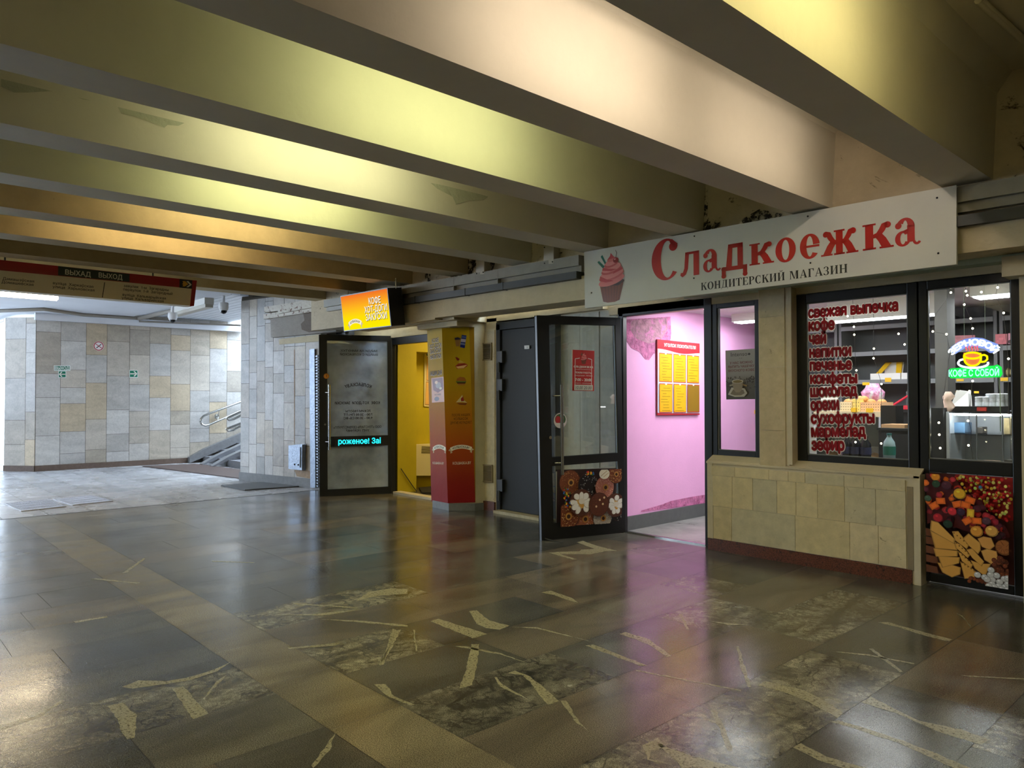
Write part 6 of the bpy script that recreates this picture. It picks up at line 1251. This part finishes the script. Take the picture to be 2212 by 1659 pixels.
b = MB(); px_box(2049, 843, 2116, 853, 7.3, .3, b); tag(b.build('dark_rail', BLACK), 'black rail with three glowing tags below the neon sign', 'rail')
GT = mat('lit_tag', rgb(246, 190, 60), .5, emit=.6)
for x0, x1, lab in ((2059, 2070, 'left glowing yellow tag on the black rail'), (2083, 2092, 'middle glowing yellow tag on the black rail'), (2104, 2114, 'right glowing yellow tag on the black rail')): b = MB(); px_box(x0, 845, x1, 849.5, 7.29, .006, b); tag(b.build('glowing_tag', GT), lab, 'price tag', 'glowing tags')
ZC_ = zat(2120, 890, 6.55); xa, xb = PY(2044, 940, 6.55).x, PY(2206, 940, 6.55).x
r = thing('display_cabinet', 'white glass fronted display cabinet below the neon sign', 'cabinet', ((xa+xb)/2, 6.7, 0)); b = MB(); b.box(xa, xb, 6.95, 6.98, .3, ZC_); b.box(xa, xa+.02, 6.55, 6.95, .3, ZC_); b.box(xb-.02, xb, 6.55, 6.95, .3, ZC_); b.box(xa, xb, 6.95, 6.98, ZC_-.02, ZC_); b.box(xa, xb, 6.55, 6.98, .004, .3); b.build('cabinet_body', mat('white_laminate', rgb(222, 226, 232), .35), r)
z2 = zat(2120, 938, 6.6)
for z in (z2, z2-.3): b = MB(); b.box(xa+.02, xb-.02, 6.58, 6.95, z-.008, z); b.build('glass_shelf', GLASS, r)
b = MB(); b.box(xa+.02, xb-.02, 6.56, 6.95, ZC_-.01, ZC_); b.build('glass_top', GLASS, r)
emis('cabinet_light', (.95, .97, 1), 26); b = MB(); b.box(xa+.05, xb-.05, 6.57, 6.585, ZC_-.03, ZC_-.014); b.build('light_strip', MATS['cabinet_light'], r)
for x in (2110, 2166): X = PY(x, 940, 6.55).x; b = MB(); b.box(X-.004, X+.004, 6.545, 6.555, .3, ZC_-.02); b.build('door_stile', SHEL, r)
b = MB(); b.box(xa+.02, xb-.02, 6.560, 6.564, .3, ZC_-.02); b.build('glass_front', GLASS, r)
b = MB(); q = PY(2010, 940, 6.5).x; b.box(q, xa-.004, 6.5, 6.95, .004, zat(2025, 881, 6.5)); tag(b.build('dark_side_cabinet', DARKDOOR), 'dark narrow cabinet at the left end of the white display cabinet', 'cabinet')
def cabitem(name, q, Y, d, mt, lab, cat):
    b = MB(); a, c2 = PY(q[0], 930, Y).x, PY(q[2], 930, Y).x; h = (q[3]-q[1])*.0042; z = z2+.001 if q[1] < 945 else z2-.299; b.box(a, c2, Y, Y+d, z, z+h); tag(b.build(name, mt, bevel=.004), lab, cat)
cabitem('blue_box', (2053, 918, 2084, 938), 6.68, .18, mat('blue_print', rgb(120, 160, 200), .4, noise=(14, .3)), 'pale blue box on the upper shelf of the white cabinet', 'box')
cabitem('dark_tin', (2110, 920, 2123, 932), 6.70, .12, mat('dark_print', rgb(70, 64, 60), .5, noise=(30, .5)), 'small dark packet in the middle of the white cabinet', 'packet')
cabitem('biscuit_pack', (2114, 966, 2150, 986), 6.68, .15, mat('biscuit_print', rgb(196, 150, 120), .4, noise=(26, .6), stain=(18, .55, rgb(226, 220, 200))), 'biscuit pack on the lower shelf of the white cabinet', 'packet')
cabitem('brown_packet', (2168, 905, 2183, 935), 6.68, .12, mat('brown_print', rgb(170, 150, 110), .4, noise=(26, .5)), 'brown packet on the upper right shelf of the white cabinet', 'packet')
cabitem('dark_bag', (2168, 960, 2186, 984), 6.68, .12, mat('grey_print', rgb(110, 100, 90), .4, noise=(26, .6)), 'dark patterned bag on the lower right shelf of the white cabinet', 'bag')
b = MB(); px_box(2052, 878, 2166, 889.5, 6.7, .2, b); tag(b.build('black_tray', BLACK), 'long black tray on top of the white display cabinet', 'tray')
b = MB(); px_box(2110, 880, 2130, 888, 6.66, .03, b); tag(b.build('red_packet', mat('red_print', rgb(190, 60, 50), .4, noise=(30, .4))), 'small red packet before the black tray', 'packet')
tz = zat(2110, 877.5, 6.7)
b = MB(); X = PY(2075, 865, 6.75).x; b.hexa([(X-.06, 6.75, tz), (X+.05, 6.75, tz), (X+.03, 6.8, tz+.11), (X-.03, 6.78, tz+.12)], (0, .08, .0)); tag(b.build('white_carton', WHITE, bevel=.01), 'white folded carton on the black tray', 'carton')
LID = mat('clear_lid', rgb(214, 222, 226), .15, noise=(40, .3))
for k in range(8):
    X = PY(2116+k*7.4, 860, 6.78+(k % 2)*.06).x; n = 4+(k > 2)*2; r = thing('cup_lid_stack', 'stacks of clear cup lids on the black tray', 'lid stack', (X, 6.78, tz), 'clear lid stacks'); b = MB()
    pr = [(.034, 0)]
    for i in range(n): pr += [(.036, .012*i+.003), (.029, .012*i+.010)]
    b.lathe((X, 6.78+(k % 2)*.07, tz+.03), pr+[(.0, .012*n)], 12); b.lathe((X, 6.78+(k % 2)*.07, tz), [(.034, 0), (.034, .03)], 12); b.build('lids', LID, r)
b = MB(); X = PY(2047, 875, 6.6).x; b.lathe((X, 6.62, ZC_), [(.03, 0), (.04, .04), (.03, .09), (.045, .12), (.02, .16)], 12)
for v in b.v: v.x += math.sin(v.z*70)*.01
tag(b.build('paper_napkins', mat('napkin_peach', rgb(226, 196, 176), .8)), 'crumpled peach napkins at the left end of the black tray', 'napkins')
for o in bpy.data.objects:
    if '_w' in o: del o['_w']
